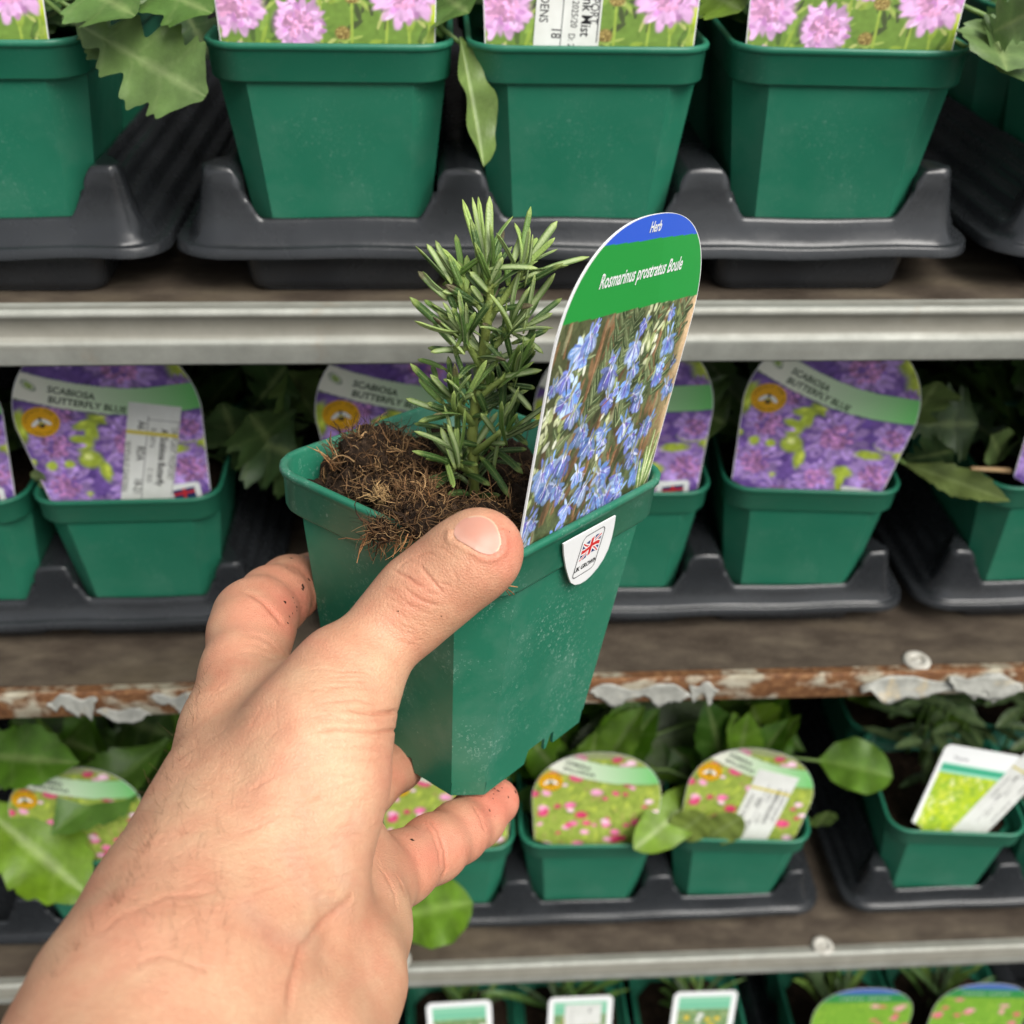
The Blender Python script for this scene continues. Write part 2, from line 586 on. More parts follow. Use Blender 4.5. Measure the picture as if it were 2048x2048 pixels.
def flake(u0, u1, v_top, v_bot, seed, curl=0.0012):
    """a lifting scab of paint on the rusty lip, ragged along its lower edge"""
    r = np.random.default_rng(seed)
    nx, nz = 46, 8
    y = LIP_Y - 0.0018
    P0, P1 = on_y(u0, v_top, y), on_y(u1, v_top, y)
    h = abs(on_y((u0 + u1) / 2, v_top, y)[2] - on_y((u0 + u1) / 2, v_bot, y)[2])
    xs = np.linspace(P0[0], P1[0], nx)
    zt = np.linspace(P0[2], P1[2], nx)
    e = np.clip(np.minimum(np.arange(nx), nx - 1 - np.arange(nx)) / 9.0, 0, 1) ** 0.7
    g = np.arange(nx) / nx
    low = sum(r.normal(0, 1) * np.sin(2 * np.pi * k_ * g + r.uniform(0, 6)) / k_ for k_ in range(1, 6))
    low = (low - low.min()) / (np.ptp(low) + 1e-9)
    bot = np.clip(e * (.50 + .62 * low) + r.normal(0, .035, nx), .06, 1.15)
    top = np.clip(.10 + .16 * np.sin(2 * np.pi * 1.7 * g + r.uniform(0, 6)) + (1 - e) * .25, 0, .5)
    V = np.zeros((nz, nx, 3))
    for j in range(nz):
        t = j / (nz - 1)
        V[j, :, 0] = xs + r.normal(0, 0.00015, nx) * t
        V[j, :, 2] = zt - h * (top + np.maximum(bot - top, .05) * t)
        V[j, :, 1] = y - curl * (0.22 + t ** 2 * (.5 + low)) + r.normal(0, 0.00008, nx)
    sh = shelves['m']
    loc = np.array(sh.location)
    Fv = V.reshape(-1, 3) - loc
    Bv = Fv + np.array([0, 0.0005, 0])
    gf = grid_faces(nz, nx)
    edge = [j * nx for j in range(nz)] + [(nz - 1) * nx + i for i in range(1, nx)] + [j * nx + nx - 1 for j in range(nz - 2, -1, -1)] + [i for i in range(nx - 2, 0, -1)]
    nV = nx * nz
    fc = gf.tolist() + [[a + nV for a in q[::-1]] for q in gf.tolist()]
    fc += [[edge[i], edge[(i + 1) % len(edge)], edge[(i + 1) % len(edge)] + nV, edge[i] + nV] for i in range(len(edge))]
    obj('paint_flake', np.concatenate([Fv, Bv]), fc, MATS['flake'], sh)


flake(1725, 2050, 1351, 1398, 3, 0.0030)
flake(1180, 1388, 1368, 1414, 5, 0.0010)
flake(1380, 1440, 1364, 1404, 6, 0.0008)
flake(88, 192, 1388, 1432, 8, 0.0010)
flake(300, 430, 1384, 1428, 9, 0.0008)
flake(190, 300, 1416, 1438, 10, 0.0014)
flake(1900, 2050, 1346, 1392, 12, 0.0022)


# ------------------------------------------------------------------ carry trays
def tray_mesh():
    HW, Y0, Y1, rc = 0.1565, -0.0440, 2 * PITCH + 0.0440, 0.018
    nx, ny = 401, 368
    xs0 = np.linspace(-1, 1, nx) * HW
    ys = np.linspace(Y0, Y1, ny)
    X = np.zeros((ny, nx))
    for j, y in enumerate(ys):
        a = min(y - Y0, Y1 - y)
        ext = HW - rc + math.sqrt(max(rc * rc - max(rc - a, 0) ** 2, 0))
        s = np.abs(xs0)
        t = np.clip((s - 0.105) / (HW - 0.105), 0, 1)
        X[j] = np.sign(xs0) * (np.minimum(s, 0.105) + t * (ext - 0.105))
    Y = np.repeat(ys[:, None], nx, 1)
    # distance to the nearest cell centre along each axis
    cx = np.clip(np.round(X / PITCH), -1, 1) * PITCH
    cy = np.clip(np.round(Y / PITCH), 0, 2) * PITCH
    dx, dy = np.abs(X - cx), np.abs(Y - cy)
    sx = sstep(0.0290, 0.0405, dx)
    ridge = 0.0262 + 0.0185 * sx
    # small notch in the bar beside each pot corner, and a soft dome on the posts
    ridge += 0.0010 * np.exp(-((dx - 0.046) / 0.006) ** 2)
    # rim distance
    dside = HW - np.abs(X)
    dfront = np.minimum(Y - Y0, Y1 - Y)
    qx, qy = np.maximum(rc - dside, 0), np.maximum(rc - dfront, 0)
    d = np.where((qx > 0) & (qy > 0), rc - np.hypot(qx, qy), np.minimum(dside, dfront))
    hs_ = np.interp(d, [0, 0.0045, 0.0062, 0.0105, 0.0122, 0.0158, 0.0172, 0.0205, 0.0222, 0.03], [0.0160, 0.0164, 0.0225, 0.0240, 0.0305, 0.0320, 0.0382, 0.0392, 0.0460, 0.060])
    hf_ = np.interp(d, [0, 0.0018, 0.0026, 0.0042, 0.0056, 0.0070, 0.012], [0.0160, 0.0163, 0.0180, 0.0215, 0.0262, 0.0330, 0.075])
    wside = sstep(-0.006, 0.012, dfront - dside + 0.004)
    outh = hs_ * wside + hf_ * (1 - wside)
    H = smin(ridge, outh, 0.0011)
    inner = np.maximum(dx, dy)
    H = np.where(inner < 0.0362, 0.004, H)
    nz = np.random.default_rng(4)
    H += 0.00045 * np.sin(X * 90 + np.sin(Y * 70)) * np.sin(Y * 60 + 1.3)
    V = np.stack([X, Y, H], -1).reshape(-1, 3)
    faces = grid_faces(ny, nx).tolist()
    # hanging skirt under the flange
    ring = [i for i in range(nx)] + [j * nx + nx - 1 for j in range(1, ny)] + [(ny - 1) * nx + i for i in range(nx - 2, -1, -1)] + [j * nx for j in range(ny - 2, 0, -1)]
    base = V[ring]
    cen = np.array([0, PITCH, 0])
    out_ = base - cen
    out_[:, 2] = 0
    out_ /= np.linalg.norm(out_, axis=1)[:, None]
    wob = 0.0003 * np.sin(np.arange(len(ring)) * 0.021) + 0.00018 * np.sin(np.arange(len(ring)) * 0.057)
    rings = [base + out_ * 0.0006 - np.array([0, 0, 0.0006]), base + out_ * 0.0012 + np.stack([0 * wob, 0 * wob, -0.0042 + wob], 1)]
    n0 = len(V)
    V = np.concatenate([V] + rings)
    L = len(ring)
    for i in range(L):
        j = (i + 1) % L
        faces.append([ring[j], ring[i], n0 + i, n0 + j])
        faces.append([n0 + j, n0 + i, n0 + L + i, n0 + L + j])
    return mesh_data('tray_sheet', V, faces, MATS['tray'])


def well_mesh():
    rows = []
    for h, z in ((0.0395, 0.0165), (0.0378, 0.004), (0.0370, 0.0014), (0.0350, 0.0001)):
        r = 0.007
        pts = []
        for k, (sx, sy) in enumerate(((1, -1), (1, 1), (-1, 1), (-1, -1))):
            for t in np.linspace(0, np.pi / 2, 5):
                a = -np.pi / 2 + k * np.pi / 2 + t
                pts.append((sx * (h - r) + r * math.cos(a), sy * (h - r) + r * math.sin(a), z))
        rows.append(pts)
    V = np.array(rows).reshape(-1, 3)
    f = grid_faces(4, 20, True).tolist() + [[60 + i for i in range(20)][::-1]]
    return mesh_data('tray_well', V, f, MATS['tray'])


TRAY, WELL = tray_mesh(), well_mesh()


def place_tray(k, x, label, rz=0.0, dy=0.0, sx=1.0):
    """x: middle cell column of the tray"""
    t = thing('carry_tray', label, 'plant tray', group='grey plastic carry trays on the shelves')
    t.location = (x, POT_Y[k] + dy, SHELF_Z[k] + 0.0003)
    t.rotation_euler = (0, 0, rz)
    t.scale = (sx, 1, 1)
    link('tray_top', TRAY, t)
    for j in range(3):
        for i in (-1, 0, 1):
            w_ = link('pot_well', WELL, t, (i * PITCH, j * PITCH, -DROP[k]))
            w_.scale = (1, 1, (.0165 + DROP[k]) / .0165)
    return t


# ------------------------------------------------------------------ pots
def section(h, c, rounded):
    """outline of a square of half width h: chamfered (c) or rounded corners, 6 points per corner"""
    pts = []
    for k, (sx, sy) in enumerate(((1, -1), (1, 1), (-1, 1), (-1, -1))):
        for t in np.linspace(0, 1, 6):
            if rounded:
                a = -np.pi / 2 + k * np.pi / 2 + t * np.pi / 2
                pts.append((sx * (h - c) + c * math.cos(a), sy * (h - c) + c * math.sin(a)))
            else:
                a0 = np.array([(h - c, -h), (h, h - c), (-(h - c), h), (-h, -(h - c))][k])
                a1 = np.array([(h, -(h - c)), (h - c, h), (-h, h - c), (-(h - c), -h)][k])
                e = 0.035
                tt = [0, e, 0.35, 0.65, 1 - e, 1][int(round(t * 5))]
                p = a0 + (a1 - a0) * tt
                pts.append(tuple(p))
    return np.array(pts)


def loft(levels):
    V = np.concatenate([np.c_[section(h, c, r), np.full(24, z)] for z, h, c, r in levels])
    return V, grid_faces(len(levels), 24, True).tolist()


def pot_parts(H, hb, ht, foot=0.0):
    """body and rim: the rim is a stepped, rounded collar that ends in a thin bead"""
    zr = H - 0.0135
    f = lambda z: hb + (ht - 0.0026 - hb) * (z / zr)
    ch = lambda z: 0.0072 + 0.0048 * z / zr
    body = [(foot, f(foot), ch(foot), False), (zr * 0.25, f(zr * .25), ch(zr * .25), False), (zr * 0.6, f(zr * .6), ch(zr * .6), False),
            (zr - 0.002, f(zr - .002), ch(zr - .002), False), (zr + 0.0004, f(zr), ch(zr), False)]
    V, Fc = loft(body)
    Fc.append(list(range(24))[::-1])
    rim = [(zr + 0.0002, ht - 0.0062, 0.0135, False), (zr - 0.0004, ht - 0.0030, 0.0125, True), (zr - 0.0002, ht - 0.0014, 0.0130, True), (zr + 0.0006, ht - 0.0009, 0.0132, True), (H - 0.0030, ht - 0.0004, 0.0135, True),
           (H - 0.0024, ht + 0.0001, 0.0138, True), (H - 0.0022, ht + 0.0005, 0.0140, True), (H - 0.0006, ht + 0.0006, 0.0140, True), (H, ht + 0.0001, 0.0138, True),
           (H, ht - 0.0010, 0.0130, True), (H - 0.0008, ht - 0.0017, 0.0125, True), (H - 0.0105, ht - 0.0022, 0.0120, True), (H - 0.0125, ht - 0.0044, 0.0128, False),
           (H - 0.040, ht - 0.0095, 0.0118, False)]
    Vr, Fr = loft(rim)
    return (V, Fc), (Vr, Fr)


(PV, PF), (RV, RF) = pot_parts(0.0908, 0.0325, 0.0450)
POT_BODY = mesh_data('pot_body', PV, PF, MATS['pot'], smooth=False)
POT_RIM = mesh_data('pot_rim', RV, RF, MATS['pot'], smooth=True)


def soil_top(half, z, n=26, amp=0.004, seed=0, r=None):
    rr = np.random.default_rng(seed)
    g = np.linspace(-half, half, n)
    X, Y = np.meshgrid(g, g)
    Zs = np.zeros_like(X)
    for _ in range(26):
        cx, cy, s, a = rr.uniform(-half, half), rr.uniform(-half, half), rr.uniform(.003, .010), rr.uniform(-1, 1)
        Zs += a * np.exp(-((X - cx) ** 2 + (Y - cy) ** 2) / (2 * s * s))
    Zs = Zs / (np.abs(Zs).max() + 1e-9) * amp + rr.normal(0, amp * .10, X.shape)
    e = np.clip((half - np.maximum(np.abs(X), np.abs(Y))) / 0.004, 0, 1)
    k = np.minimum(1, .0655 / (np.abs(X) + np.abs(Y) + 1e-9))
    return np.stack([X * k, Y * k, z + Zs * e], -1).reshape(-1, 3), grid_faces(n, n)


SOILS = []
for s in range(3):
    v, f = soil_top(0.0415, 0.0755, seed=s, amp=0.005)
    SOILS.append(mesh_data('soil_surface', v, f, MATS['soil']))


def place_pot(k, x, label, row=0, dy=0.0, rz=0.0, group='green square pots in the trays', dx=0.0):
    p = thing('plant_pot', label, 'plant pot', group=group)
    p.location = (x + dx, POT_Y[k] + row * PITCH + dy, SHELF_Z[k] + 0.0018)
    p.rotation_euler = (0, 0, rz)
    link('body', POT_BODY, p)
    link('rim', POT_RIM, p)
    link('compost', SOILS[random.randrange(3)], p, (0, 0, 0))
    return p


XT, XM, XB = -0.0408, -0.0065, -0.0060
trays = {}
trays['A'] = place_tray('t', -0.175 - PITCH, 'grey tray at the upper left, holding the left cut-off pot', 0.0, 0.0)
trays['B'] = place_tray('t', XT + 0.0967, 'grey tray across the middle of the upper shelf, under three full pots', 0.0, 0.0, 1.045)
trays['C'] = place_tray('t', 0.292 + PITCH, 'grey tray at the upper right edge, mostly out of view', 0.0)
trays['D'] = place_tray('m', -0.158 - PITCH, 'grey tray left on the middle shelf, under the label with a white sticker')
trays['E'] = place_tray('m', XM + 0.0958, 'grey tray on the middle shelf behind the hand-held pot', sx=1.035)
trays['F'] = place_tray('m', 0.322 + PITCH, 'grey tray at the right edge of the middle shelf')
trays['G'] = place_tray('b', -0.137 - PITCH, 'grey tray at the lower left behind the forearm')
trays['H'] = place_tray('b', XB + 0.0958, 'grey tray on the lower shelf right of the little finger', sx=1.035)
trays['I'] = place_tray('b', 0.333 + PITCH, 'grey tray at the lower right with narrow-leaved plants')
trays['J'] = place_tray('f', -0.19, 'dark tray on the lowest shelf, left of the white labels')
trays['K'] = place_tray('f', 0.132, 'dark tray on the lowest shelf below the white labels')
trays['L'] = place_tray('f', 0.455, 'dark tray on the lowest shelf below the round green labels')

FRONT = {  # key: (shelf, x, label)
    'A3': ('t', -0.175, 'green pot cut off by the left edge on the upper shelf'),
    'B1': ('t', XT, 'left of the three full green pots on the upper shelf'),
    'B2': ('t', XT + .0955, 'middle of the three full green pots on the upper shelf, white sticker on its label'),
    'B3': ('t', XT + 2 * .0967 + 0.0035, 'right of the three full green pots on the upper shelf'),
    'C1': ('t', 0.292, 'shaded green pot at the upper right edge'),
    'D2': ('m', -0.158 - PITCH, 'green pot cut off by the left edge on the middle shelf'),
    'D3': ('m', -0.158, 'green pot on the middle shelf under the purple label with white sticker'),
    'E1': ('m', XM, 'green middle shelf pot hidden behind the left of the held pot'),
    'E2': ('m', XM + .0945, 'green middle shelf pot half hidden behind the right of the held pot'),
    'E3': ('m', XM + 2 * .0958 + 0.0035, 'green middle shelf pot under the fully visible butterfly blue label'),
    'F1': ('m', 0.322, 'green pot at the right edge of the middle shelf'),
    'G2': ('b', -0.137 - PITCH, 'green pot cut off by the left edge on the lower shelf'),
    'G3': ('b', -0.137, 'green lower shelf pot behind the big leaf left of the forearm'),
    'H1': ('b', XB, 'green lower shelf pot just right of the little finger'),
    'H2': ('b', XB + .0950, 'green lower shelf pot under the round label without sticker'),
    'H3': ('b', XB + 2 * .0958 + 0.003, 'green lower shelf pot under the round label with white sticker'),
    'I1': ('b', 0.333, 'green lower shelf pot with the square white and lime label'),
    'I2': ('b', 0.333 + PITCH, 'green pot cut off by the right edge on the lower shelf'),
}
pots = {}
for key, (k, x, lab) in FRONT.items():
    rz = {'B1': 0.0, 'B3': -0.06, 'A3': 0.04, 'D3': 0.02, 'E3': -0.08, 'H2': -0.03, 'H3': -0.07, 'I1': -0.09}.get(key, 0.0)
    pots[key] = place_pot(k, x, lab, rz=rz)
for i, (x, w_) in enumerate(((0.0052, 'left white label'), (0.0972, 'white label with a sticker'), (0.1940, 'right white label'), (0.3228, 'left round green label'), (0.418, 'round green label in the corner'))):
    pots['K%d' % (i + 2)] = place_pot('f', x, 'green pot on the lowest shelf under the ' + w_)
for k, name, xs in (('t', 'upper', (-0.175, XT, XT + PITCH, XT + 2 * PITCH, 0.292)), ('m', 'middle', (-0.158, XM, XM + PITCH, XM + 2 * PITCH, 0.322)),
                    ('b', 'lower', (-0.137, XB, XB + PITCH, XB + 2 * PITCH, 0.333, 0.333 + PITCH)), ('f', 'lowest', (-0.18, -0.0875, 0.0052, 0.0972, 0.1940, 0.3228, 0.418))):
    for x in xs:
        place_pot(k, x, 'dark green pot in the shadowed second row of the %s shelf' % name, row=1, group='second row pots on the %s shelf' % name)

# ------------------------------------------------------------------ the hand-held pot (pose measured from its rim and foot corners)
HQ = np.array([[0.99700699, -0.05015285, 0.05883662], [0.04158746, 0.98945946, 0.13871002], [-0.06517316, -0.13584799, 0.98858373]])
HT = np.array([0.00814866, 0.28293972, -0.17619716 + Z0])     # middle of the rim
HH = 0.0938
R45 = np.array([[math.cos(math.pi / 4), -math.sin(math.pi / 4), 0], [math.sin(math.pi / 4), math.cos(math.pi / 4), 0], [0, 0, 1.0]])
HR = HQ @ R45                                                 # pot sides along local x and y; the front corner is (-x, -y)
H_ORG = HT - HR @ np.array([0, 0, HH])
held_M = frame(H_ORG, HR[:, 0], HR[:, 1], HR[:, 2])


def held(p):
    return H_ORG + np.asarray(p, float) @ HR.T


def build_held_pot():
    t = thing('plant_pot', 'green square pot held up by the hand, filled with fibrous compost', 'plant pot', mat4=held_M)
    foot = 0.0056
    (V, Fc), (Vr, Fr) = pot_parts(HH, 0.0329, 0.0450, foot)
    obj('body', V, Fc, MATS['held_pot'], t, smooth=False)
    obj('rim', Vr, Fr, MATS['held_pot'], t)
    # moulded feet: wall segments with drainage gaps between them
    hb, ch, th = 0.0329, 0.0074, 0.0011
    hb2 = hb + (0.045 - 0.0026 - hb) * foot / (HH - 0.0135)
    segs = [(-1.0, -0.17), (0.16, 0.30), (0.35, 1.0)]
    parts = []
    L = hb - ch
    for k in range(4):
        a = k * math.pi / 2
        ca, sa = math.cos(a), math.sin(a)
        for s0, s1 in segs:
            q = []
            for s, e in ((s0, 0), (s1, 0)):
                for yy, z in ((-hb, 0.0), (-hb2, foot + 0.0006), (-hb2 + th, foot + 0.0006), (-hb + th, 0.0)):
                    x = s * L + (0.0012 * (1 if s == s0 else -1) * (z <= 0) if abs(s) < 0.99 else 0.0)
                    q.append((x * ca - yy * sa, x * sa + yy * ca, z))
            parts.append((q, [(0, 1, 5, 4), (1, 2, 6, 5), (2, 3, 7, 6), (3, 0, 4, 7), (0, 3, 2, 1), (4, 5, 6, 7)]))
        # corner foot under the chamfer
        q = []
        for h_, z in ((hb, 0.0), (hb2, foot + 0.0006)):
            for w in (0, th):
                q.append(((h_ - ch) * 1.0, -(h_ - w), z))
                q.append(((h_ - w), -(h_ - ch), z))
        q = [(x * ca - y * sa, x * sa + y * ca, z) for x, y, z in q]
        parts.append((q, [(0, 1, 5, 4), (2, 6, 7, 3), (0, 2, 3, 1), (4, 5, 7, 6)]))
    v, f = merge(parts)
    obj('foot_ring', v, f, MATS['held_pot'], t, smooth=False)
    return t


held_pot = build_held_pot()


# ------------------------------------------------------------------ the hand: one continuous skin grown around its bones
def build_hand():
    def J(u, v, d, r):
        q = np.array([(u - 1024.0) / F_PX * d, -(v - 1024.0) / F_PX * d, d])    # camera axes, metres
        return q, r

    vox = 0.00085
    lo, hi = np.array([-0.125, -0.185, 0.150]), np.array([0.012, 0.010, 0.408])
    n = np.ceil((hi - lo) / vox).astype(int)
    gx = (lo[0] + np.arange(n[0]) * vox).astype(np.float32)
    gy = (lo[1] + np.arange(n[1]) * vox).astype(np.float32)
    gz = (lo[2] + np.arange(n[2]) * vox).astype(np.float32)
    BIG = np.float32(0.02)

    def chain(joints, k, pad=0.020):
        """smooth union of tapered limbs through the joints, evaluated only in their own box"""
        pts = np.array([j[0] for j in joints])
        rs = [j[1] for j in joints]
        a = pts.min(0) - max(rs) - pad
        b = pts.max(0) + max(rs) + pad
        i0 = np.clip(np.floor((a - lo) / vox).astype(int), 0, n - 1)
        i1 = np.clip(np.ceil((b - lo) / vox).astype(int), 1, n)
        X = gx[i0[0]:i1[0], None, None]
        Y = gy[None, i0[1]:i1[1], None]
        Z = gz[None, None, i0[2]:i1[2]]
        D = None
        for (p, r0), (q, r1) in zip(joints[:-1], joints[1:]):
            ba = (q - p).astype(np.float32)
            L2 = float(ba @ ba)
            dx, dy, dz = X - np.float32(p[0]), Y - np.float32(p[1]), Z - np.float32(p[2])
            t = np.clip((dx * ba[0] + dy * ba[1] + dz * ba[2]) / L2, 0, 1)
            ts = t * t * (3 - 2 * t) * 0.5 + t * 0.5
            d = np.sqrt((dx - t * ba[0]) ** 2 + (dy - t * ba[1]) ** 2 + (dz - t * ba[2]) ** 2) - (np.float32(r0) + np.float32(r1 - r0) * ts)
            D = d if D is None else smin(D, d, np.float32(k))
        return (i0, i1, D.astype(np.float32))

    G = np.full(tuple(n), BIG, np.float32)

    def add(c, k):
        i0, i1, D = c
        s = tuple(slice(a, b) for a, b in zip(i0, i1))
        G[s] = smin(G[s], D, np.float32(k))

    # back of the hand and palm
    add(chain([J(470, 1478, .277, .0132), J(432, 1640, .253, .0140), J(388, 1765, .238, .0155)], .008), .004)
    add(chain([J(560, 1500, .274, .0125), J(540, 1600, .262, .0160), J(490, 1765, .242, .0185)], .010), .016)
    add(chain([J(560, 1560, .293, .0135), J(640, 1690, .287, .0140), J(680, 1830, .273, .0135)], .012), .016)
    # wrist and forearm
    add(chain([J(480, 1790, .240, .0195), J(410, 1925, .226, .0232), J(330, 2065, .210, .0245), J(183, 2422, .180, .0300)], .014), .016)
    # heel of the palm
    add(chain([J(702, 1800, .282, .0118), J(682, 1875, .266, .0136), J(662, 1965, .246, .0150), J(590, 2130, .222, .0175)], .010), .0130)
    # thumb: metacarpal with thenar pad, then the two phalanges
    add(chain([J(572, 1715, .242, .0172), J(612, 1585, .248, .0162), J(630, 1480, .2535, .0152), J(690, 1362, .2625, .0118)], .010), .010)
    add(chain([J(630, 1480, .2535, .0138), J(694, 1358, .2625, .0116), J(775, 1264, .268, .0092), J(816, 1222, .2690, .0096), J(850, 1189, .2685, .0104),
               J(905, 1146, .2668, .0101), J(950, 1110, .2640, .0099), J(962, 1101, .2637, .0097)], .005), .006)
    # web between thumb and index finger
    add(chain([J(590, 1420, .273, .0095), J(530, 1400, .280, .0090)], .008), .014)
    # index finger around the far left side of the pot
    add(chain([J(472, 1470, .277, .0130), J(490, 1345, .290, .0109), J(501, 1268, .303, .0108), J(510, 1238, .312, .0110), J(545, 1203, .328, .0099), J(580, 1176, .346, .0096),
               J(632, 1150, .374, .0084)], .005), .006)
    # middle finger, hidden behind the pot
    add(chain([J(545, 1540, .298, .0115), J(640, 1420, .362, .0096), J(690, 1375, .386, .0090), J(735, 1345, .396, .0082)], .005), .008)
    # ring finger under the left edge of the pot's foot
    add(chain([J(635, 1650, .300, .0115), J(788, 1526, .354, .0088), J(850, 1490, .380, .0084), J(885, 1455, .390, .0078)], .005), .006)
    # little finger carrying the foot of the pot
    add(chain([J(690, 1800, .280, .0118), J(745, 1774, .290, .0103), J(800, 1737, .303, .0096), J(866, 1697, .318, .0093), J(915, 1665, .332, .0088), J(952, 1638, .345, .0086),
               J(990, 1603, .3560, .0079)], .004), .007)

    # ---- surface nets
    s = G < 0
    cs = np.zeros(tuple(n - 1), np.int8)
    offs = [(a, b, c) for a in (0, 1) for b in (0, 1) for c in (0, 1)]
    sl = lambda o: tuple(slice(o[i], n[i] - 1 + o[i]) for i in range(3))
    for o in offs:
        cs += s[sl(o)]
    act = np.argwhere((cs > 0) & (cs < 8))
    idx = -np.ones(tuple(n - 1), np.int32)
    idx[tuple(act.T)] = np.arange(len(act))
    vals = np.stack([G[tuple((act + np.array(o)).T)] for o in offs], 1)
    acc = np.zeros((len(act), 3))
    cnt = np.zeros(len(act))
    for i, o in enumerate(offs):
        for ax in range(3):
            if o[ax] == 0:
                o2 = list(o)
                o2[ax] = 1
                j = offs.index(tuple(o2))
                va, vb = vals[:, i], vals[:, j]
                m = (va < 0) != (vb < 0)
                t = np.where(m, va / np.where(m, va - vb, 1), 0)
                p = np.tile(np.array(o, float), (len(act), 1))
                p[:, ax] = t
                acc[m] += p[m]
                cnt[m] += 1
    Vt = lo + (act + acc / cnt[:, None]) * vox
    quads = []
    for ax in range(3):
        o = [0, 0, 0]
        o[ax] = 1
        A = s[tuple(slice(0, n[i] - (1 if i == ax else 0)) for i in range(3))]
        B = s[tuple(slice(1 if i == ax else 0, n[i]) for i in range(3))]
        e = np.argwhere(A != B)
        b, c = (ax + 1) % 3, (ax + 2) % 3
        e = e[(e[:, b] > 0) & (e[:, c] > 0) & (e[:, b] < n[b] - 1) & (e[:, c] < n[c] - 1)]
        inside = A[tuple(e.T)]
        q = []
        for db, dc in ((0, 0), (-1, 0), (-1, -1), (0, -1)):
            f = e.copy()
            f[:, b] += db
            f[:, c] += dc
            q.append(idx[tuple(f.T)])
        q = np.stack(q, 1)
        q[~inside] = q[~inside][:, ::-1]
        quads.append(q)
    Q = np.concatenate(quads)
    Q = Q[(Q >= 0).all(1)]
    return Vt, Q[:, ::-1]


def subdivide(V, Q):
    """one Catmull-Clark step on a closed quad mesh (numpy)"""
    nV = len(V)
    fc = V[Q].mean(1)
    E = np.concatenate([Q[:, [0, 1]], Q[:, [1, 2]], Q[:, [2, 3]], Q[:, [3, 0]]])
    Es = np.sort(E, 1)
    key = Es[:, 0].astype(np.int64) * nV + Es[:, 1]
    uk, inv = np.unique(key, return_inverse=True)
    a, b = (uk // nV).astype(int), (uk % nV).astype(int)
    nE = len(uk)
    fidx = np.tile(np.arange(len(Q)), 4)
    fsum = np.zeros((nE, 3))
    fcnt = np.zeros(nE)
    np.add.at(fsum, inv, fc[fidx])
    np.add.at(fcnt, inv, 1)
    mid = (V[a] + V[b]) / 2
    ep = np.where((fcnt == 2)[:, None], (mid + fsum / fcnt[:, None]) / 2, mid)
    Fs, Fn = np.zeros((nV, 3)), np.zeros(nV)
    for k in range(4):
        np.add.at(Fs, Q[:, k], fc)
        np.add.at(Fn, Q[:, k], 1)
    Rs, Rn = np.zeros((nV, 3)), np.zeros(nV)
    np.add.at(Rs, a, mid)
    np.add.at(Rs, b, mid)
    np.add.at(Rn, a, 1)
    np.add.at(Rn, b, 1)
    bnd = np.zeros(nV, bool)
    bnd[a[fcnt < 2]] = True
    bnd[b[fcnt < 2]] = True
    nn = np.maximum(Rn, 1)[:, None]
    vp = (Fs / np.maximum(Fn, 1)[:, None] + 2 * Rs / nn + (nn - 3) * V) / nn
    vp[bnd] = V[bnd]
    e = inv.reshape(4, -1).T + nV
    f = np.arange(len(Q))[:, None] + nV + nE
    NQ = np.concatenate([np.concatenate([Q[:, [k]], e[:, [k]], f, e[:, [(k + 3) % 4]]], 1) for k in range(4)])
    return np.concatenate([vp, ep, fc]), NQ


def vnormals(V, Q):
    fn = np.cross(V[Q[:, 2]] - V[Q[:, 0]], V[Q[:, 3]] - V[Q[:, 1]])
    N = np.zeros_like(V)
    for k in range(4):
        np.add.at(N, Q[:, k], fn)
    return N / (np.linalg.norm(N, axis=1)[:, None] + 1e-12)


def seg_dist(P, line):
    """distance (px) from points to a polyline and the fraction along it"""
    best = np.full(len(P), 1e9)
    frac = np.zeros(len(P))
    L = np.asarray(line, float)
    m = len(L) - 1
    for i in range(m):
        a, b = L[i], L[i + 1]
        ab = b - a
        t = np.clip(((P - a) @ ab) / (ab @ ab + 1e-9), 0, 1)
        d = np.linalg.norm(P - a - t[:, None] * ab, axis=1)
        k = d < best
        best[k] = d[k]
        frac[k] = (i + t[k]) / m
    return best, frac


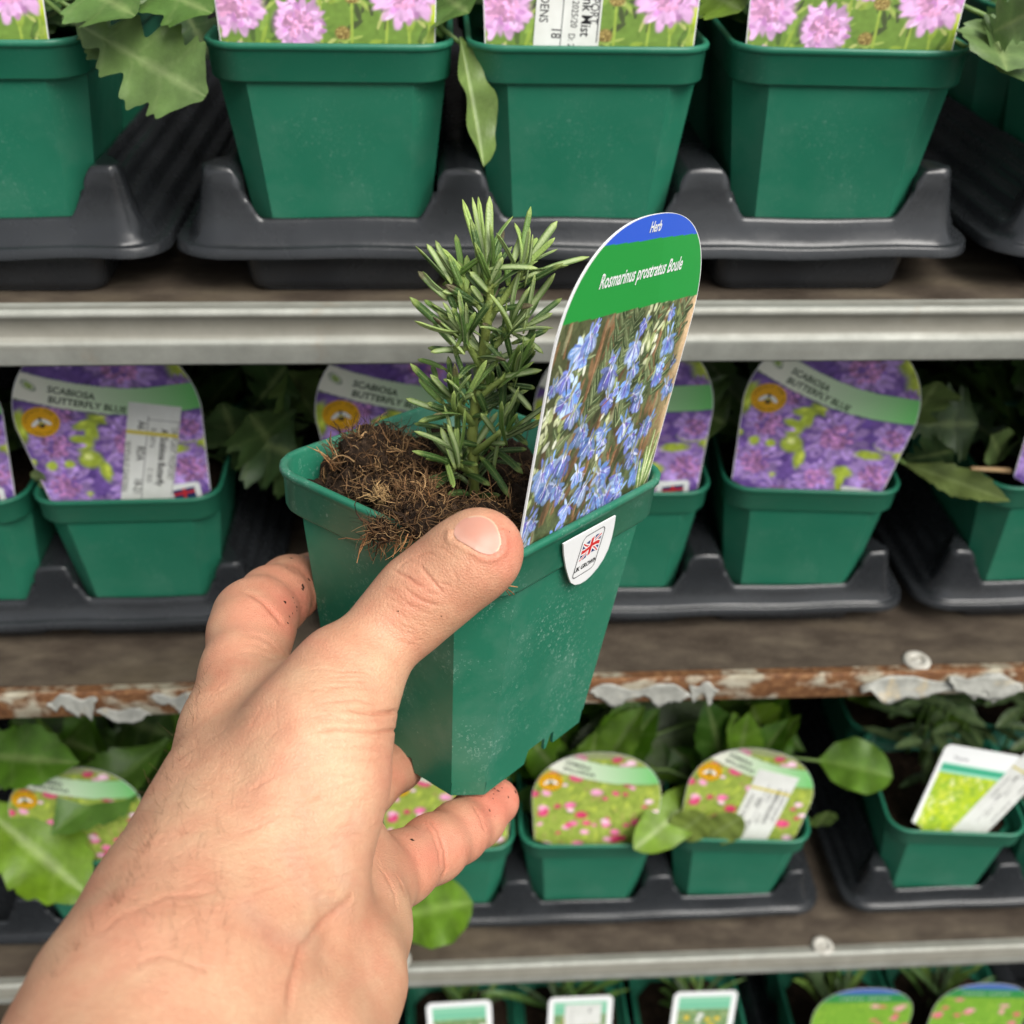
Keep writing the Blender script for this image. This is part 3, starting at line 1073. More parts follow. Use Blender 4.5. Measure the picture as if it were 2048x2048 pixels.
z2 = lambda pts: [(740 + .1967 * x, 980 + .1967 * y) for x, y in pts]
z8 = lambda pts: [(350 + .466 * x, 950 + .466 * y) for x, y in pts]
z1 = lambda pts: [(380 + .176 * x, 1080 + .176 * y) for x, y in pts]
z7 = lambda pts: [(.5176 * x, 1350 + .5176 * y) for x, y in pts]
CREASES = [  # (line in photo px, depth mm, half width px)
    (z2([(215, 800), (300, 850), (400, 900), (470, 955), (570, 992)]), .42, 3.2),
    (z2([(500, 755), (560, 830), (640, 920), (700, 990), (755, 1045)]), .42, 3.2),
    (z2([(560, 1035), (640, 1055), (745, 1045)]), .22, 2.6),
    (z2([(300, 975), (420, 1050), (520, 1120), (620, 1160), (730, 1172)]), .28, 3.2),
    (z2([(180, 1010), (300, 1090), (420, 1180), (560, 1225)]), .20, 3.0),
    (z2([(285, 810), (330, 745), (400, 715), (480, 742)]), .22, 2.8),
    (z2([(460, 690), (520, 650), (600, 640), (700, 690)]), .20, 2.6),
    (z2([(600, 570), (720, 590), (820, 650), (900, 740)]), .15, 3.0),
    (z2([(700, 930), (760, 960), (830, 965)]), .22, 2.4),
    (z2([(840, 800), (880, 880), (870, 970)]), .18, 2.6),
    (z2([(930, 700), (985, 790), (985, 870)]), .12, 2.6),
    (z2([(150, 1170), (300, 1270), (480, 1330), (640, 1340)]), .14, 3.0),
    (z2([(140, 1000), (260, 1010), (330, 1050)]), .16, 2.6),
    (z8([(590, 1100), (700, 1090), (850, 1105), (926, 1098), (965, 1095)]), .60, 3.8),
    (z8([(735, 1003), (850, 1022), (918, 1020), (960, 1015)]), .95, 4.6),
    (z8([(640, 975), (780, 962), (880, 985)]), .28, 3.2),
    (z8([(600, 1045), (740, 1050), (905, 1060)]), .24, 3.0),
    (z8([(630, 915), (760, 905), (900, 925)]), .20, 3.0),
    (z8([(640, 870), (780, 860), (930, 880)]), .14, 3.0),
    (z8([(660, 1170), (800, 1165), (925, 1175)]), .22, 3.2),
    (z8([(700, 1230), (820, 1225), (928, 1215)]), .14, 3.0),
    (z1([(600, 570), (720, 630), (830, 705), (920, 800), (1005, 900), (1062, 985)]), .60, 5.0),
    (z1([(620, 1085), (760, 1085), (900, 1150), (1010, 1260)]), .16, 5.0),
    (z1([(600, 1180), (760, 1190), (900, 1270)]), .11, 4.0),
    (z1([(1090, 290), (1160, 330), (1230, 380)]), .35, 4.0),
    (z1([(560, 1270), (800, 1290), (1000, 1390)]), .12, 4.0),
    (z8([(1085, 1470), (1130, 1530), (1160, 1610), (1165, 1690), (1135, 1745)]), .45, 3.2),
    (z8([(1065, 1485), (1105, 1540), (1135, 1620), (1140, 1700)]), .35, 2.8),
    (z8([(1275, 1415), (1310, 1470), (1335, 1540)]), .30, 3.0),
    (z8([(885, 1580), (925, 1640), (965, 1730), (985, 1800)]), .40, 3.4),
    (z8([(850, 1640), (900, 1710), (945, 1800), (950, 1870)]), .25, 3.2),
    (z7([(960, 850), (1080, 800), (1200, 760)]), .20, 4.0),
    (z7([(1120, 760), (1220, 740), (1310, 690)]), .18, 3.4),
    (z7([(1080, 700), (1220, 700), (1330, 650)]), .14, 3.4),
    (z7([(1240, 640), (1330, 620), (1420, 615)]), .14, 3.0),
    (z7([(540, 900), (650, 850), (760, 850), (850, 830)]), .16, 5.0),
    (z7([(520, 1120), (620, 1080), (720, 1110), (820, 1150)]), .18, 5.0),
    (z7([(380, 1000), (480, 920), (560, 900)]), .14, 5.0),
    (z7([(1380, 830), (1330, 890), (1250, 960), (1170, 1050), (1125, 1200), (1110, 1349)]), .45, 8.0),
]
_r = np.random.default_rng(21)
for _ in range(34):     # fine transverse lines over the thumb's base joint
    x0, y0 = _r.uniform(560, 800), _r.uniform(830, 1320)
    w = _r.uniform(60, 190)
    CREASES.append((z8([(x0, y0), (x0 + w * .5, y0 + _r.uniform(-10, 6)), (min(x0 + w, 925), y0 + _r.uniform(-4, 16))]), _r.uniform(.09, .20), 2.6))
for _ in range(44):     # wrist and thenar lines
    x0, y0 = _r.uniform(900, 1330), _r.uniform(420, 900)
    w, a = _r.uniform(50, 150), _r.uniform(-.5, .0)
    CREASES.append((z7([(x0, y0), (x0 + w * .5 * math.cos(a), y0 + w * .5 * math.sin(a) + _r.uniform(-8, 8)), (x0 + w * math.cos(a), y0 + w * math.sin(a))]), _r.uniform(.09, .20), 2.8))
for _ in range(220):    # the fine net of lines all over the back of the hand and wrist
    x0, y0 = _r.uniform(260, 760), _r.uniform(1380, 1990)
    w, a = _r.uniform(18, 70), _r.normal(-.15, .35) if _r.uniform() < .7 else _r.normal(-1.2, .3)
    CREASES.append(([(x0, y0), (x0 + w * .5 * math.cos(a), y0 + w * .5 * math.sin(a) + _r.uniform(-4, 4)), (x0 + w * math.cos(a), y0 + w * math.sin(a))], _r.uniform(.045, .095), 2.6))
for _ in range(30):     # thumb shaft
    x0, y0 = _r.uniform(20, 500), _r.uniform(1000, 1500)
    w = _r.uniform(100, 300)
    CREASES.append((z2([(x0, y0), (x0 + w * .5, y0 + w * .30), (x0 + w, y0 + w * .42)]), _r.uniform(.07, .14), 2.4))

NAIL_PX = z2([(842, 482), (858, 420), (890, 352), (950, 306), (1030, 280), (1120, 274), (1200, 300), (1262, 352), (1305, 430), (1332, 520), (1322, 600), (1270, 650), (1200, 662),
              (1120, 632), (1020, 575), (930, 520)])


def make_hand():
    V, Q = build_hand()
    V, Q = subdivide(V, Q)
    N = -vnormals(V, Q)                  # (right, up, forward) is a left-handed triple
    view = -V / np.linalg.norm(V, axis=1)[:, None]
    facing = (N * view).sum(1)
    px = np.stack([1024 + F_PX * V[:, 0] / V[:, 2], 1024 - F_PX * V[:, 1] / V[:, 2]], 1)
    # anatomy relief: soft dips and tendons, then skin lines
    disp = np.zeros(len(V))
    blood = np.zeros(len(V))
    line_c = np.zeros(len(V))
    fr = facing > -0.35
    def soft(c, s, a, b=None):
        p = px - np.array(c)
        return a * np.exp(-((p[:, 0] / s[0]) ** 2 + (p[:, 1] / s[1]) ** 2)) * fr
    disp += soft((470, 1560), (50, 120), -.0012) + soft((575, 1560), (45, 130), .0005) + soft((540, 1440), (40, 40), -.0010)
    disp += soft((560, 1860), (60, 70), -.0008) + soft((660, 1880), (30, 80), -.0012)
    disp += soft((858, 1180), (46, 40), .0004) + soft((800, 1260), (30, 30), -.0003)
    n1 = np.sin(V[:, 0] * 310 + 2 * np.sin(V[:, 1] * 210)) * np.sin(V[:, 1] * 260 + V[:, 2] * 190)
    disp += n1 * 0.00012
    for ln, dep, wd in CREASES:
        ln = np.asarray(ln)
        bb = (px[:, 0] > ln[:, 0].min() - 30) & (px[:, 0] < ln[:, 0].max() + 30) & (px[:, 1] > ln[:, 1].min() - 30) & (px[:, 1] < ln[:, 1].max() + 30) & fr
        # only the layer nearest to the viewer carries the line
        k = np.where(bb)[0]
        if not len(k):
            continue
        dmin = np.percentile(V[k, 2], 5)
        k = k[V[k, 2] < dmin + 0.030]
        d, f = seg_dist(px[k], ln)
        g = np.exp(-(d / wd) ** 2) * np.clip(np.minimum(f, 1 - f) * 6, 0.15, 1)
        h = np.exp(-(d / (wd * 3.2)) ** 2) * np.clip(np.minimum(f, 1 - f) * 6, 0.15, 1)
        disp[k] -= dep * 0.001 * (g * 1.0 - h * 0.16)
        line_c[k] = np.maximum(line_c[k], g * min(1.0, dep / .45))
    # nail bed and folds
    nail = np.array(NAIL_PX)
    nc = nail.mean(0)
    near = (np.linalg.norm(px - nc, axis=1) < 130) & fr & (V[:, 2] < 0.30)
    k = np.where(near)[0]
    d, _ = seg_dist(px[k], np.vstack([nail, nail[:1]]))
    ang = np.arctan2(nail[:, 1] - nc[1], nail[:, 0] - nc[0])
    rad = np.linalg.norm(nail - nc, axis=1)
    o = np.argsort(ang)
    pa = np.arctan2(px[k, 1] - nc[1], px[k, 0] - nc[0])
    R_ = np.interp(pa, np.r_[ang[o] - 2 * np.pi, ang[o], ang[o] + 2 * np.pi], np.tile(rad[o], 3))
    ins = np.linalg.norm(px[k] - nc, axis=1) < R_
    sd_ = np.where(ins, -d, d)
    disp[k] += np.where(sd_ < 0, -.00050, 0) * sstep(0, 1, np.clip(-sd_ / 5, 0, 1)) + .00042 * np.exp(-((sd_ - 9) / 7) ** 2) * (px[k, 1] > nc[1] - 10)
    V2 = V + N * disp[:, None]
    # pigment, plus a highlight painted into the skin colour
    base = np.array([0.580, 0.335, 0.205])
    def add(c, s, a):
        p = px - np.array(c)
        blood[:] += a * np.exp(-((p[:, 0] / s[0]) ** 2 + (p[:, 1] / s[1]) ** 2))
    add((1000, 1095), (60, 75), .75); add((870, 1175), (70, 55), .40); add((590, 1200), (70, 80), 1.0); add((1010, 1590), (70, 60), 1.1); add((880, 1690), (130, 90), .75)
    add((800, 1540), (60, 60), .6); add((470, 1260), (60, 90), .30); add((530, 1700), (120, 160), .15); add((300, 1860), (160, 160), .22); add((720, 1890), (60, 120), .20)
    add((560, 1480), (70, 100), .15); add((760, 1220), (80, 60), .10)
    blood[:] += 0.16 * np.sin(V[:, 0] * 520 + 2.1 * np.sin(V[:, 1] * 430 + V[:, 2] * 200)) * np.sin(V[:, 1] * 380 + 1.1) * .6
    blood[:] += 0.12 * np.sin(V[:, 0] * 230 + 1.7 * np.sin(V[:, 1] * 170)) * np.cos(V[:, 1] * 150 + V[:, 2] * 90)
    b = np.clip(blood, 0, 1)[:, None]
    col = base * (1 - b) + np.array([0.620, 0.225, 0.150]) * b
    pale = np.exp(-(((px[:, 0] - 700) / 80) ** 2 + ((px[:, 1] - 1520) / 170) ** 2))[:, None] * .35  # painted highlight: lightens the skin over the base of the thumb
    col = col * (1 - pale) + np.array([0.68, 0.47, 0.30]) * pale
    vein = np.zeros(len(V))
    for ln in (z7([(1320, 900), (1220, 860), (1150, 780), (1120, 700)]), z7([(1180, 1010), (1060, 1000), (960, 900)]), z7([(1380, 560), (1300, 680), (1330, 800)])):
        k = np.where((np.abs(px[:, 0] - np.mean([p[0] for p in ln])) < 220) & fr & (V[:, 2] < .30))[0]
        d, f = seg_dist(px[k], ln)
        vein[k] = np.maximum(vein[k], np.exp(-(d / 22) ** 2))
    col = col * (1 - .16 * vein[:, None]) + np.array([0.36, 0.30, 0.25]) * .16 * vein[:, None]
    lc = line_c[:, None] * .38
    col = col * (1 - lc) + np.array([0.42, 0.145, 0.085]) * lc
    hand = thing('person', 'bare left hand and forearm reaching in from below, gripping the held pot', 'person')
    Vw = CAM + V2 @ MC
    skin = obj('hand_and_forearm', Vw, Q, MATS['skin'], hand, cols=col)
    bvh = BVHTree.FromPolygons([tuple(p) for p in Vw[:]], Q.tolist())
    return hand, bvh, nail, nc


hand, HAND_BVH, NAIL, NAIL_C = make_hand()


def cast(u, v, bvh):
    r = unit(ray(u, v))
    hit = bvh.ray_cast(Vector(CAM), Vector(r))
    return (np.array(hit[0]), np.array(hit[1])) if hit[0] is not None else (None, None)


def make_nail():
    """thumbnail: a plate lying on the skin, slightly lifted along its free edge"""
    nr, na = 12, 64
    ang = np.arctan2(NAIL[:, 1] - NAIL_C[1], NAIL[:, 0] - NAIL_C[0])
    rad = np.linalg.norm(NAIL - NAIL_C, axis=1)
    o = np.argsort(ang)
    th = np.linspace(-np.pi, np.pi, na, endpoint=False)
    R_ = np.interp(th, np.r_[ang[o] - 2 * np.pi, ang[o], ang[o] + 2 * np.pi], np.tile(rad[o], 3))
    R_ = np.convolve(np.r_[R_[-3:], R_, R_[:3]], np.ones(5) / 5, 'same')[3:-3]
    V, C = [], []
    ax = np.array([0.772, -0.636])          # towards the tip in the picture
    for i in range(nr):
        t = (i + 1) / nr
        for a, r in zip(th, R_):
            u, v = NAIL_C[0] + r * t * math.cos(a), NAIL_C[1] + r * t * math.sin(a)
            p, nn = cast(u, v, HAND_BVH)
            e = (np.array([math.cos(a), math.sin(a)]) @ ax)
            lift = 0.00062 - 0.00038 * (t > 0.94) + 0.00022 * max(e, 0) * t
            V.append(p + nn * lift)
            along = t * e
            c = np.array([0.52, 0.255, 0.185])
            c = c * (1 - .35 * sstep(-.2, -.85, along)) + np.array([0.60, 0.38, 0.30]) * .35 * sstep(-.2, -.85, along)
            if t > 0.93 and e > 0.15:
                c = np.array([0.62, 0.45, 0.30])
            C.append(c)
    p, nn = cast(NAIL_C[0], NAIL_C[1], HAND_BVH)
    V.append(p + nn * 0.00062)
    C.append(np.array([0.52, 0.255, 0.185]))
    V = np.array(V)
    # relax so that the plate is smoother than the skin below
    g = V[:-1].reshape(nr, na, 3)
    for _ in range(6):
        g[1:-1] = g[1:-1] * .4 + .15 * (g[2:] + g[:-2] + np.roll(g[1:-1], 1, 1) + np.roll(g[1:-1], -1, 1))
    V[:-1] = g.reshape(-1, 3)
    f = grid_faces(nr, na, True).tolist() + [[na * nr, (j + 1) % na, j] for j in range(na)]
    obj('thumbnail', V, [q[::-1] for q in f], MATS['nail'], hand, cols=np.array(C))


make_nail()

# ------------------------------------------------------------------ printed cards
class Ink:
    """flat print, painted in millimetres on the card and stored as vertex ink colours"""
    def __init__(self, x0, x1, y0, y1, res, bg):
        self.x0, self.y0, self.res = x0, y0, res
        self.nx, self.ny = int((x1 - x0) / res) + 1, int((y1 - y0) / res) + 1
        self.X = x0 + np.arange(self.nx)[None, :] * res + np.zeros((self.ny, 1))
        self.Y = y0 + np.arange(self.ny)[:, None] * res + np.zeros((1, self.nx))
        self.C = np.zeros((self.ny, self.nx, 3)) + lin(bg)

    def win(self, cx, cy, r):
        i0, i1 = int((cx - r - self.x0) / self.res), int((cx + r - self.x0) / self.res) + 2
        j0, j1 = int((cy - r - self.y0) / self.res), int((cy + r - self.y0) / self.res) + 2
        return slice(max(j0, 0), max(min(j1, self.ny), 0)), slice(max(i0, 0), max(min(i1, self.nx), 0))

    def put(self, w, m, col):
        m = np.clip(m, 0, 1)[..., None]
        self.C[w] = self.C[w] * (1 - m) + lin(col) * m

    def oval(self, cx, cy, a, b, ang, col, soft=.25, alpha=1.0):
        w = self.win(cx, cy, max(a, b) * 1.3 + .5)
        X, Y = self.X[w] - cx, self.Y[w] - cy
        c, s = math.cos(ang), math.sin(ang)
        q = np.hypot((X * c + Y * s) / a, (-X * s + Y * c) / b)
        self.put(w, alpha * (1 - sstep(1 - soft, 1 + soft, q)), col)

    def stroke(self, x0, y0, x1, y1, wd, col, soft=.4, alpha=1.0, taper=True):
        w = self.win((x0 + x1) / 2, (y0 + y1) / 2, math.hypot(x1 - x0, y1 - y0) / 2 + wd + .5)
        X, Y = self.X[w], self.Y[w]
        dx, dy = x1 - x0, y1 - y0
        t = np.clip(((X - x0) * dx + (Y - y0) * dy) / (dx * dx + dy * dy + 1e-9), 0, 1)
        d = np.hypot(X - x0 - t * dx, Y - y0 - t * dy)
        ww = wd * (0.35 + 0.65 * np.sin(np.pi * (0.12 + 0.83 * t))) if taper else wd
        self.put(w, alpha * (1 - sstep(1 - soft, 1 + soft, d / ww)), col)

    def region(self, mask, col, alpha=1.0):
        self.put((slice(None), slice(None)), mask.astype(float) * alpha, col)

    def mottle(self, amp, cell, seed):
        r = np.random.default_rng(seed)
        a = r.normal(0, 1, (int(self.ny * self.res / cell) + 3, int(self.nx * self.res / cell) + 3))
        yi, xi = (self.Y - self.y0) / cell, (self.X - self.x0) / cell
        i, j = yi.astype(int), xi.astype(int)
        fy, fx = yi - i, xi - j
        v = (a[i, j] * (1 - fx) + a[i, j + 1] * fx) * (1 - fy) + (a[i + 1, j] * (1 - fx) + a[i + 1, j + 1] * fx) * fy
        self.C *= np.clip(1 + amp * v, .2, 2)[..., None]

    def sample(self, x, y):
        i = np.clip(((y - self.y0) / self.res).round().astype(int), 0, self.ny - 1)
        j = np.clip(((x - self.x0) / self.res).round().astype(int), 0, self.nx - 1)
        return self.C[i, j]


def tuck(y):
    """the part pushed into the compost is narrower"""
    return 1 - .30 * np.clip(-(np.asarray(y, float) + 4.0) / 4.0, 0, 1)


def half_round(y):
    """half width (mm) of the round-topped card"""
    y = np.asarray(y, float)
    q = np.clip((y - 50) / 34.0, 0, 1)
    return tuck(y) * np.where(y < 50, 35.0 + 2.5 * np.clip((y + 14) / 64, 0, 1), 37.5 * (1 - q ** 2.4) ** (1 / 2.4))


def half_arch(y):
    """half width (mm) of the arched card"""
    y = np.asarray(y, float)
    q = np.clip((y - 40) / 42.0, 0, 1)
    return tuck(y) * np.where(y < 40, 33.0 + 4.5 * np.clip((y + 2) / 42, 0, 1), 37.5 * (1 - q ** 2.1) ** (1 / 2.1))


def half_dome(y):
    """half width (mm) of the low, dome-shaped card"""
    y = np.asarray(y, float)
    q = np.clip((y - 28) / 36.0, 0, 1)
    return tuck(y) * np.where(y < 28, 35.5 + 2.0 * np.clip((y + 2) / 30, 0, 1), 37.5 * (1 - q ** 2.15) ** (1 / 2.15))


def rows_round(y0=-14.0, n=150, top=84.0):
    t = np.linspace(0, 1, n)
    y = y0 + (top - y0) * t
    e = t > .72
    y[e] = y0 + (top - y0) * (.72 + .28 * np.sin((t[e] - .72) / .28 * np.pi / 2))
    return y


def half_rect(hw, top, r):
    def f(y):
        y = np.asarray(y, float)
        q = np.clip((y - (top - r)) / r, 0, 1)
        return (hw - r + r * np.sqrt(np.clip(1 - q * q, 0, 1))) * tuck(y)
    return f


def sheet(half, ys, ncol, inset=0.0):
    u = np.linspace(-1, 1, ncol)
    h = np.maximum(half(ys) - inset, 0.02)
    X = h[:, None] * u[None, :]
    Y = np.repeat(ys[:, None], ncol, 1)
    return X, Y


def card_mesh(half, ys, th=0.45):
    h = half(ys)
    ol = [(-a, b) for a, b in zip(h, ys)] + [(a, b) for a, b in zip(h[::-1], ys[::-1])]
    ol = np.array(ol) * .001
    n = len(ol)
    V = np.concatenate([np.c_[ol[:, 0], np.zeros(n), ol[:, 1]], np.c_[ol[:, 0], np.full(n, th * .001), ol[:, 1]]])
    m = len(ys)
    f = []
    for i in range(m - 1):
        a, b, c, d = i, i + 1, n - 2 - i, n - 1 - i
        f.append((a, d, c, b))
        f.append((a + n, b + n, c + n, d + n))
    f += [(i, (i + 1) % n, (i + 1) % n + n, i + n) for i in range(n)]
    return mesh_data('label_card', V, f, MATS['white'], smooth=False)


def print_mesh(ink, half, ys, ncol, inset=.35, y_lift=-0.00008):
    X, Y = sheet(half, ys, ncol, inset)
    C = ink.sample(X, Y).reshape(-1, 3)
    V = np.stack([X * .001, np.full_like(X, y_lift), Y * .001], -1).reshape(-1, 3)
    return mesh_data('print', V, grid_faces(len(ys), ncol), MATS['print'], cols=C)


def text_mesh(s, size_mm, mat, bold=0.0, shear=0.0, xs=1.0, align='LEFT', spacing=1.0):
    cu = bpy.data.curves.new('lettering', 'FONT')
    cu.body = s
    cu.size = size_mm * .001
    cu.offset = bold * .001
    cu.shear = shear
    cu.align_x = align
    cu.space_character = spacing
    cu.resolution_u = 3
    o = bpy.data.objects.new('tmp', cu)
    COL.objects.link(o)
    dg = bpy.context.evaluated_depsgraph_get()
    me = bpy.data.meshes.new_from_object(o.evaluated_get(dg))
    bpy.data.objects.remove(o)
    bpy.data.curves.remove(cu)
    n = len(me.vertices)
    co = np.zeros(n * 3, np.float32)
    me.vertices.foreach_get('co', co)
    co = co.reshape(-1, 3)
    co = np.stack([co[:, 0] * xs, np.zeros(n), co[:, 1]], 1)
    me.vertices.foreach_set('co', co.astype(np.float32).ravel())
    me.materials.clear()
    me.materials.append(mat)
    me.name = 'lettering'
    return me


def on_card(parent, me, x, y, rot=0.0, lift=0.00018, name='lettering'):
    """x, y in mm on the card face; rot counter-clockwise in degrees seen from the front"""
    o = link(name, me, parent)
    o.location = (x * .001, -lift, y * .001)
    o.rotation_euler = (0, -math.radians(rot), 0)
    return o


def flat(parent, name, pts, mat, lift, curve=None):
    """flat printed shape from mm outline"""
    p = np.array(pts, float) * .001
    V = np.c_[p[:, 0], np.full(len(p), -lift), p[:, 1]]
    return obj(name, V, [list(range(len(p)))], mat, parent, smooth=False)


def circle(cx, cy, r, n=40, r2=None):
    a = np.linspace(0, 2 * np.pi, n, endpoint=False)
    return np.c_[cx + r * np.cos(a), cy + (r2 or r) * np.sin(a)]


RN = np.random.default_rng(11)


def flower_head(ink, cx, cy, r, petal, dark, centre, n=26, squash=1.0, seed=0):
    """a scabious: frilled outer petals round a pincushion of small florets"""
    q = np.random.default_rng(seed)
    ink.oval(cx, cy, r * .8, r * .8 * squash, 0, dark, .3)
    for k in range(n):
        a = k * 2 * np.pi / n + q.normal(0, .09)
        rr = r * q.uniform(.55, .86)
        f = q.uniform(.82, 1.12)
        c = np.clip(np.array(petal) * f, 0, 255)
        ink.oval(cx + rr * math.cos(a), cy + rr * math.sin(a) * squash, r * q.uniform(.20, .32), r * q.uniform(.09, .15), a, c, .3)
        ink.stroke(cx + rr * .6 * math.cos(a + .1), cy + rr * .6 * math.sin(a + .1) * squash, cx + rr * 1.1 * math.cos(a + .1), cy + rr * 1.1 * math.sin(a + .1) * squash, r * .02 + .12, dark, .5, .6)
    for k in range(n * 2):       # crumpled inner petals and the light and dark between them
        a, rr = q.uniform(0, 6.28), r * q.uniform(.25, .95)
        c = np.clip(np.array(petal if q.uniform() < .6 else dark) * q.uniform(.8, 1.22), 0, 255)
        ink.oval(cx + rr * math.cos(a), cy + rr * math.sin(a) * squash, r * q.uniform(.07, .17), r * q.uniform(.04, .09), a + q.normal(0, .7), c, .45, .8)
    for k in range(int(n * 2.2)):
        a, rr = q.uniform(0, 6.28), r * .5 * math.sqrt(q.uniform())
        c = np.clip(np.array(centre) * q.uniform(.75, 1.25), 0, 255)
        ink.oval(cx + rr * math.cos(a), cy + rr * math.sin(a) * squash, r * q.uniform(.06, .11), r * q.uniform(.05, .09), a, c, .4)


def ink_rosemary():
    k = Ink(-39, 39, -15, 85, .22, (86, 92, 62))
    q = np.random.default_rng(5)
    # out of focus ground of leaves and earth
    for _ in range(420):
        x, y = q.uniform(-39, 39), q.uniform(-14, 64)
        c = [(70, 78, 50), (104, 112, 72), (120, 126, 92), (140, 104, 74), (58, 62, 44), (150, 150, 116), (92, 70, 52)][q.integers(7)]
        a = q.normal(1.25, .35)
        L = q.uniform(3, 11)
        k.stroke(x, y, x + L * math.cos(a), y + L * math.sin(a), q.uniform(.5, 1.5), c, .5, .75)
    for x in np.linspace(20, 39, 9):
        k.stroke(x + 10, 10, x + 14, 62, 4, (206, 176, 128), .9, .22)
    for _ in range(16):
        y = q.uniform(10, 60)
        k.stroke(37 + q.normal(0, 1), y - 6, 37 + q.normal(0, 1), y + 6, 2.4, (222, 190, 150), .9, .6)
    # woody stems
    for x0, y0, x1, y1 in ((4, 0, 16, 58), (-10, 0, -2, 60), (12, 20, 20, 56), (-22, 5, -14, 58), (22, 0, 30, 60)):
        k.stroke(x0, y0, x1, y1, .8, (140, 100, 72), .4, .7, False)
        k.stroke(x0 + .5, y0, x1 + .5, y1, .3, (180, 140, 104), .4, .5, False)
    # leafy sprigs
    for x0, y0, x1, y1 in ((4, 24, 16, 58), (12, 24, 26, 52), (-16, 28, -4, 60), (-30, 10, -24, 52), (-4, 40, 3, 60), (22, 30, 33, 60)):
        for t in np.linspace(0, 1, 15):
            x, y = x0 + (x1 - x0) * t, y0 + (y1 - y0) * t
            for s in (-1, 1):
                a = 1.2 + s * q.uniform(.45, 1.05)
                L = q.uniform(5, 9) * (1 - .3 * t)
                c = [(62, 78, 50), (84, 100, 66), (108, 120, 82)][q.integers(3)]
                k.stroke(x, y, x + L * math.cos(a), y + L * math.sin(a), q.uniform(.65, 1.0), c, .3)
                k.stroke(x, y + .25, x + L * .9 * math.cos(a), y + .25 + L * .9 * math.sin(a), .16, (160, 172, 128), .4, .8)
    # pale buds on the spikes
    for bx, by, n in ((-32, 40, 16), (-28, 34, 12), (-36, 30, 10), (-24, 48, 8), (10, 52, 14), (14, 46, 12), (-2, 30, 8), (22, 55, 10), (-34, 16, 8), (-4, 16, 6)):
        for _ in range(n):
            x, y = bx + q.normal(0, 1.9), by + q.normal(0, 4.2)
            a = 1.2 + q.normal(0, .4)
            k.oval(x, y, q.uniform(1.2, 2.2), q.uniform(.6, .95), a, [(176, 186, 132), (206, 212, 168), (150, 164, 104), (224, 226, 204)][q.integers(4)], .3)
    # the blue two-lipped flowers
    fl = [(14.8, 36), (49.8, 29.6), (31.5, 35.2), (34.3, 24), (51, 18.3), (26.8, 22.7), (4.9, 21.2), (14.8, 21.4), (24.7, 14.5), (36.6, 10.5), (13.7, 12.1), (38, 3.1), (2.1, 5.8), (22.8, 3.5),
          (48.8, 6.5), (62.8, 20.3), (12, 52), (8, 46), (16, 55), (30, 44), (40, 50), (58, 36), (60, 46), (44, 24), (56, 12), (60, 6), (8, 14), (30, 8), (44, 2), (18, -3), (30, -4), (6, -3), (52, 0), (66, 30), (20, 30), (10, 40), (40, 38)]
    def bloom(x, y, sc, a):
        br = q.uniform(.72, 1.08)
        pal = [(140, 180, 240), (166, 198, 246), (120, 160, 230), (190, 212, 250), (148, 166, 236), (132, 146, 224)]
        pk = lambda: np.clip(np.array(pal[q.integers(6)]) * br * q.uniform(.9, 1.06), 0, 255)
        for da in (-1.35, 1.35):
            L = sc * q.uniform(2.2, 3.2)
            k.oval(x + L * .55 * math.cos(a + da), y + L * .55 * math.sin(a + da), L * .55, sc * q.uniform(.45, .75), a + da + q.normal(0, .2), pk(), .25)
        for da in (-.52, .52, 0):
            L = sc * q.uniform(3.4, 4.8)
            c = pk()
            k.oval(x + L * .6 * math.cos(a + da), y + L * .6 * math.sin(a + da), L * .48, sc * q.uniform(1.0, 1.5), a + da, c * .82, .15)
            k.oval(x + L * .6 * math.cos(a + da), y + L * .6 * math.sin(a + da), L * .44, sc * q.uniform(.8, 1.2), a + da, c, .3)
            for _ in range(4):
                e = da + q.normal(0, .22)
                k.stroke(x + L * .2 * math.cos(a + e), y + L * .2 * math.sin(a + e), x + L * q.uniform(.7, 1) * math.cos(a + e), y + L * q.uniform(.7, 1) * math.sin(a + e), q.uniform(.12, .3) * sc,
                         [(206, 220, 252), (92, 116, 204), (226, 232, 252), (104, 100, 196)][q.integers(4)], .5, .7)
        for da in (-.38, .38):
            L = sc * q.uniform(2.4, 3.6)
            k.oval(x - L * .5 * math.cos(a + da), y - L * .5 * math.sin(a + da), L * .5, sc * q.uniform(.35, .6), a + da, pk(), .25)
        k.oval(x, y, sc * .95, sc * .6, a, (228, 230, 250), .4)
        for _ in range(2):
            e = a + q.normal(0, .6)
            k.stroke(x, y, x + sc * 3.4 * math.cos(e), y + sc * 3.4 * math.sin(e), .16, (120, 84, 190), .4, .9)
        if q.uniform() < .5:
            k.stroke(x, y, x - sc * 1.6 * math.cos(a), y - sc * 1.6 * math.sin(a), .3, (206, 96, 128), .4, .85)
        k.stroke(x, y, x - sc * 2.2 * math.cos(a), y - sc * 2.2 * math.sin(a), .5 * sc, (126, 140, 104), .4, .8)
    for x, y in fl:
        bloom(x - 36 + q.normal(0, .6), y + q.normal(0, .6), q.uniform(1.05, 1.6), -1.75 + q.normal(0, .55))
        if q.uniform() < .9:
            bloom(x - 36 + q.normal(0, 3.4), y + q.normal(0, 3.4), q.uniform(.6, 1.1), -1.6 + q.normal(0, .8))
    for _ in range(70):
        x, y, a = q.uniform(-37, 34), q.uniform(-8, 56), 1.2 + q.normal(0, .5)
        k.stroke(x, y, x + 4 * math.cos(a), y + 4 * math.sin(a), q.uniform(.25, .6), [(84, 100, 66), (60, 72, 48), (176, 188, 140), (150, 104, 78)][q.integers(4)], .4, .85)
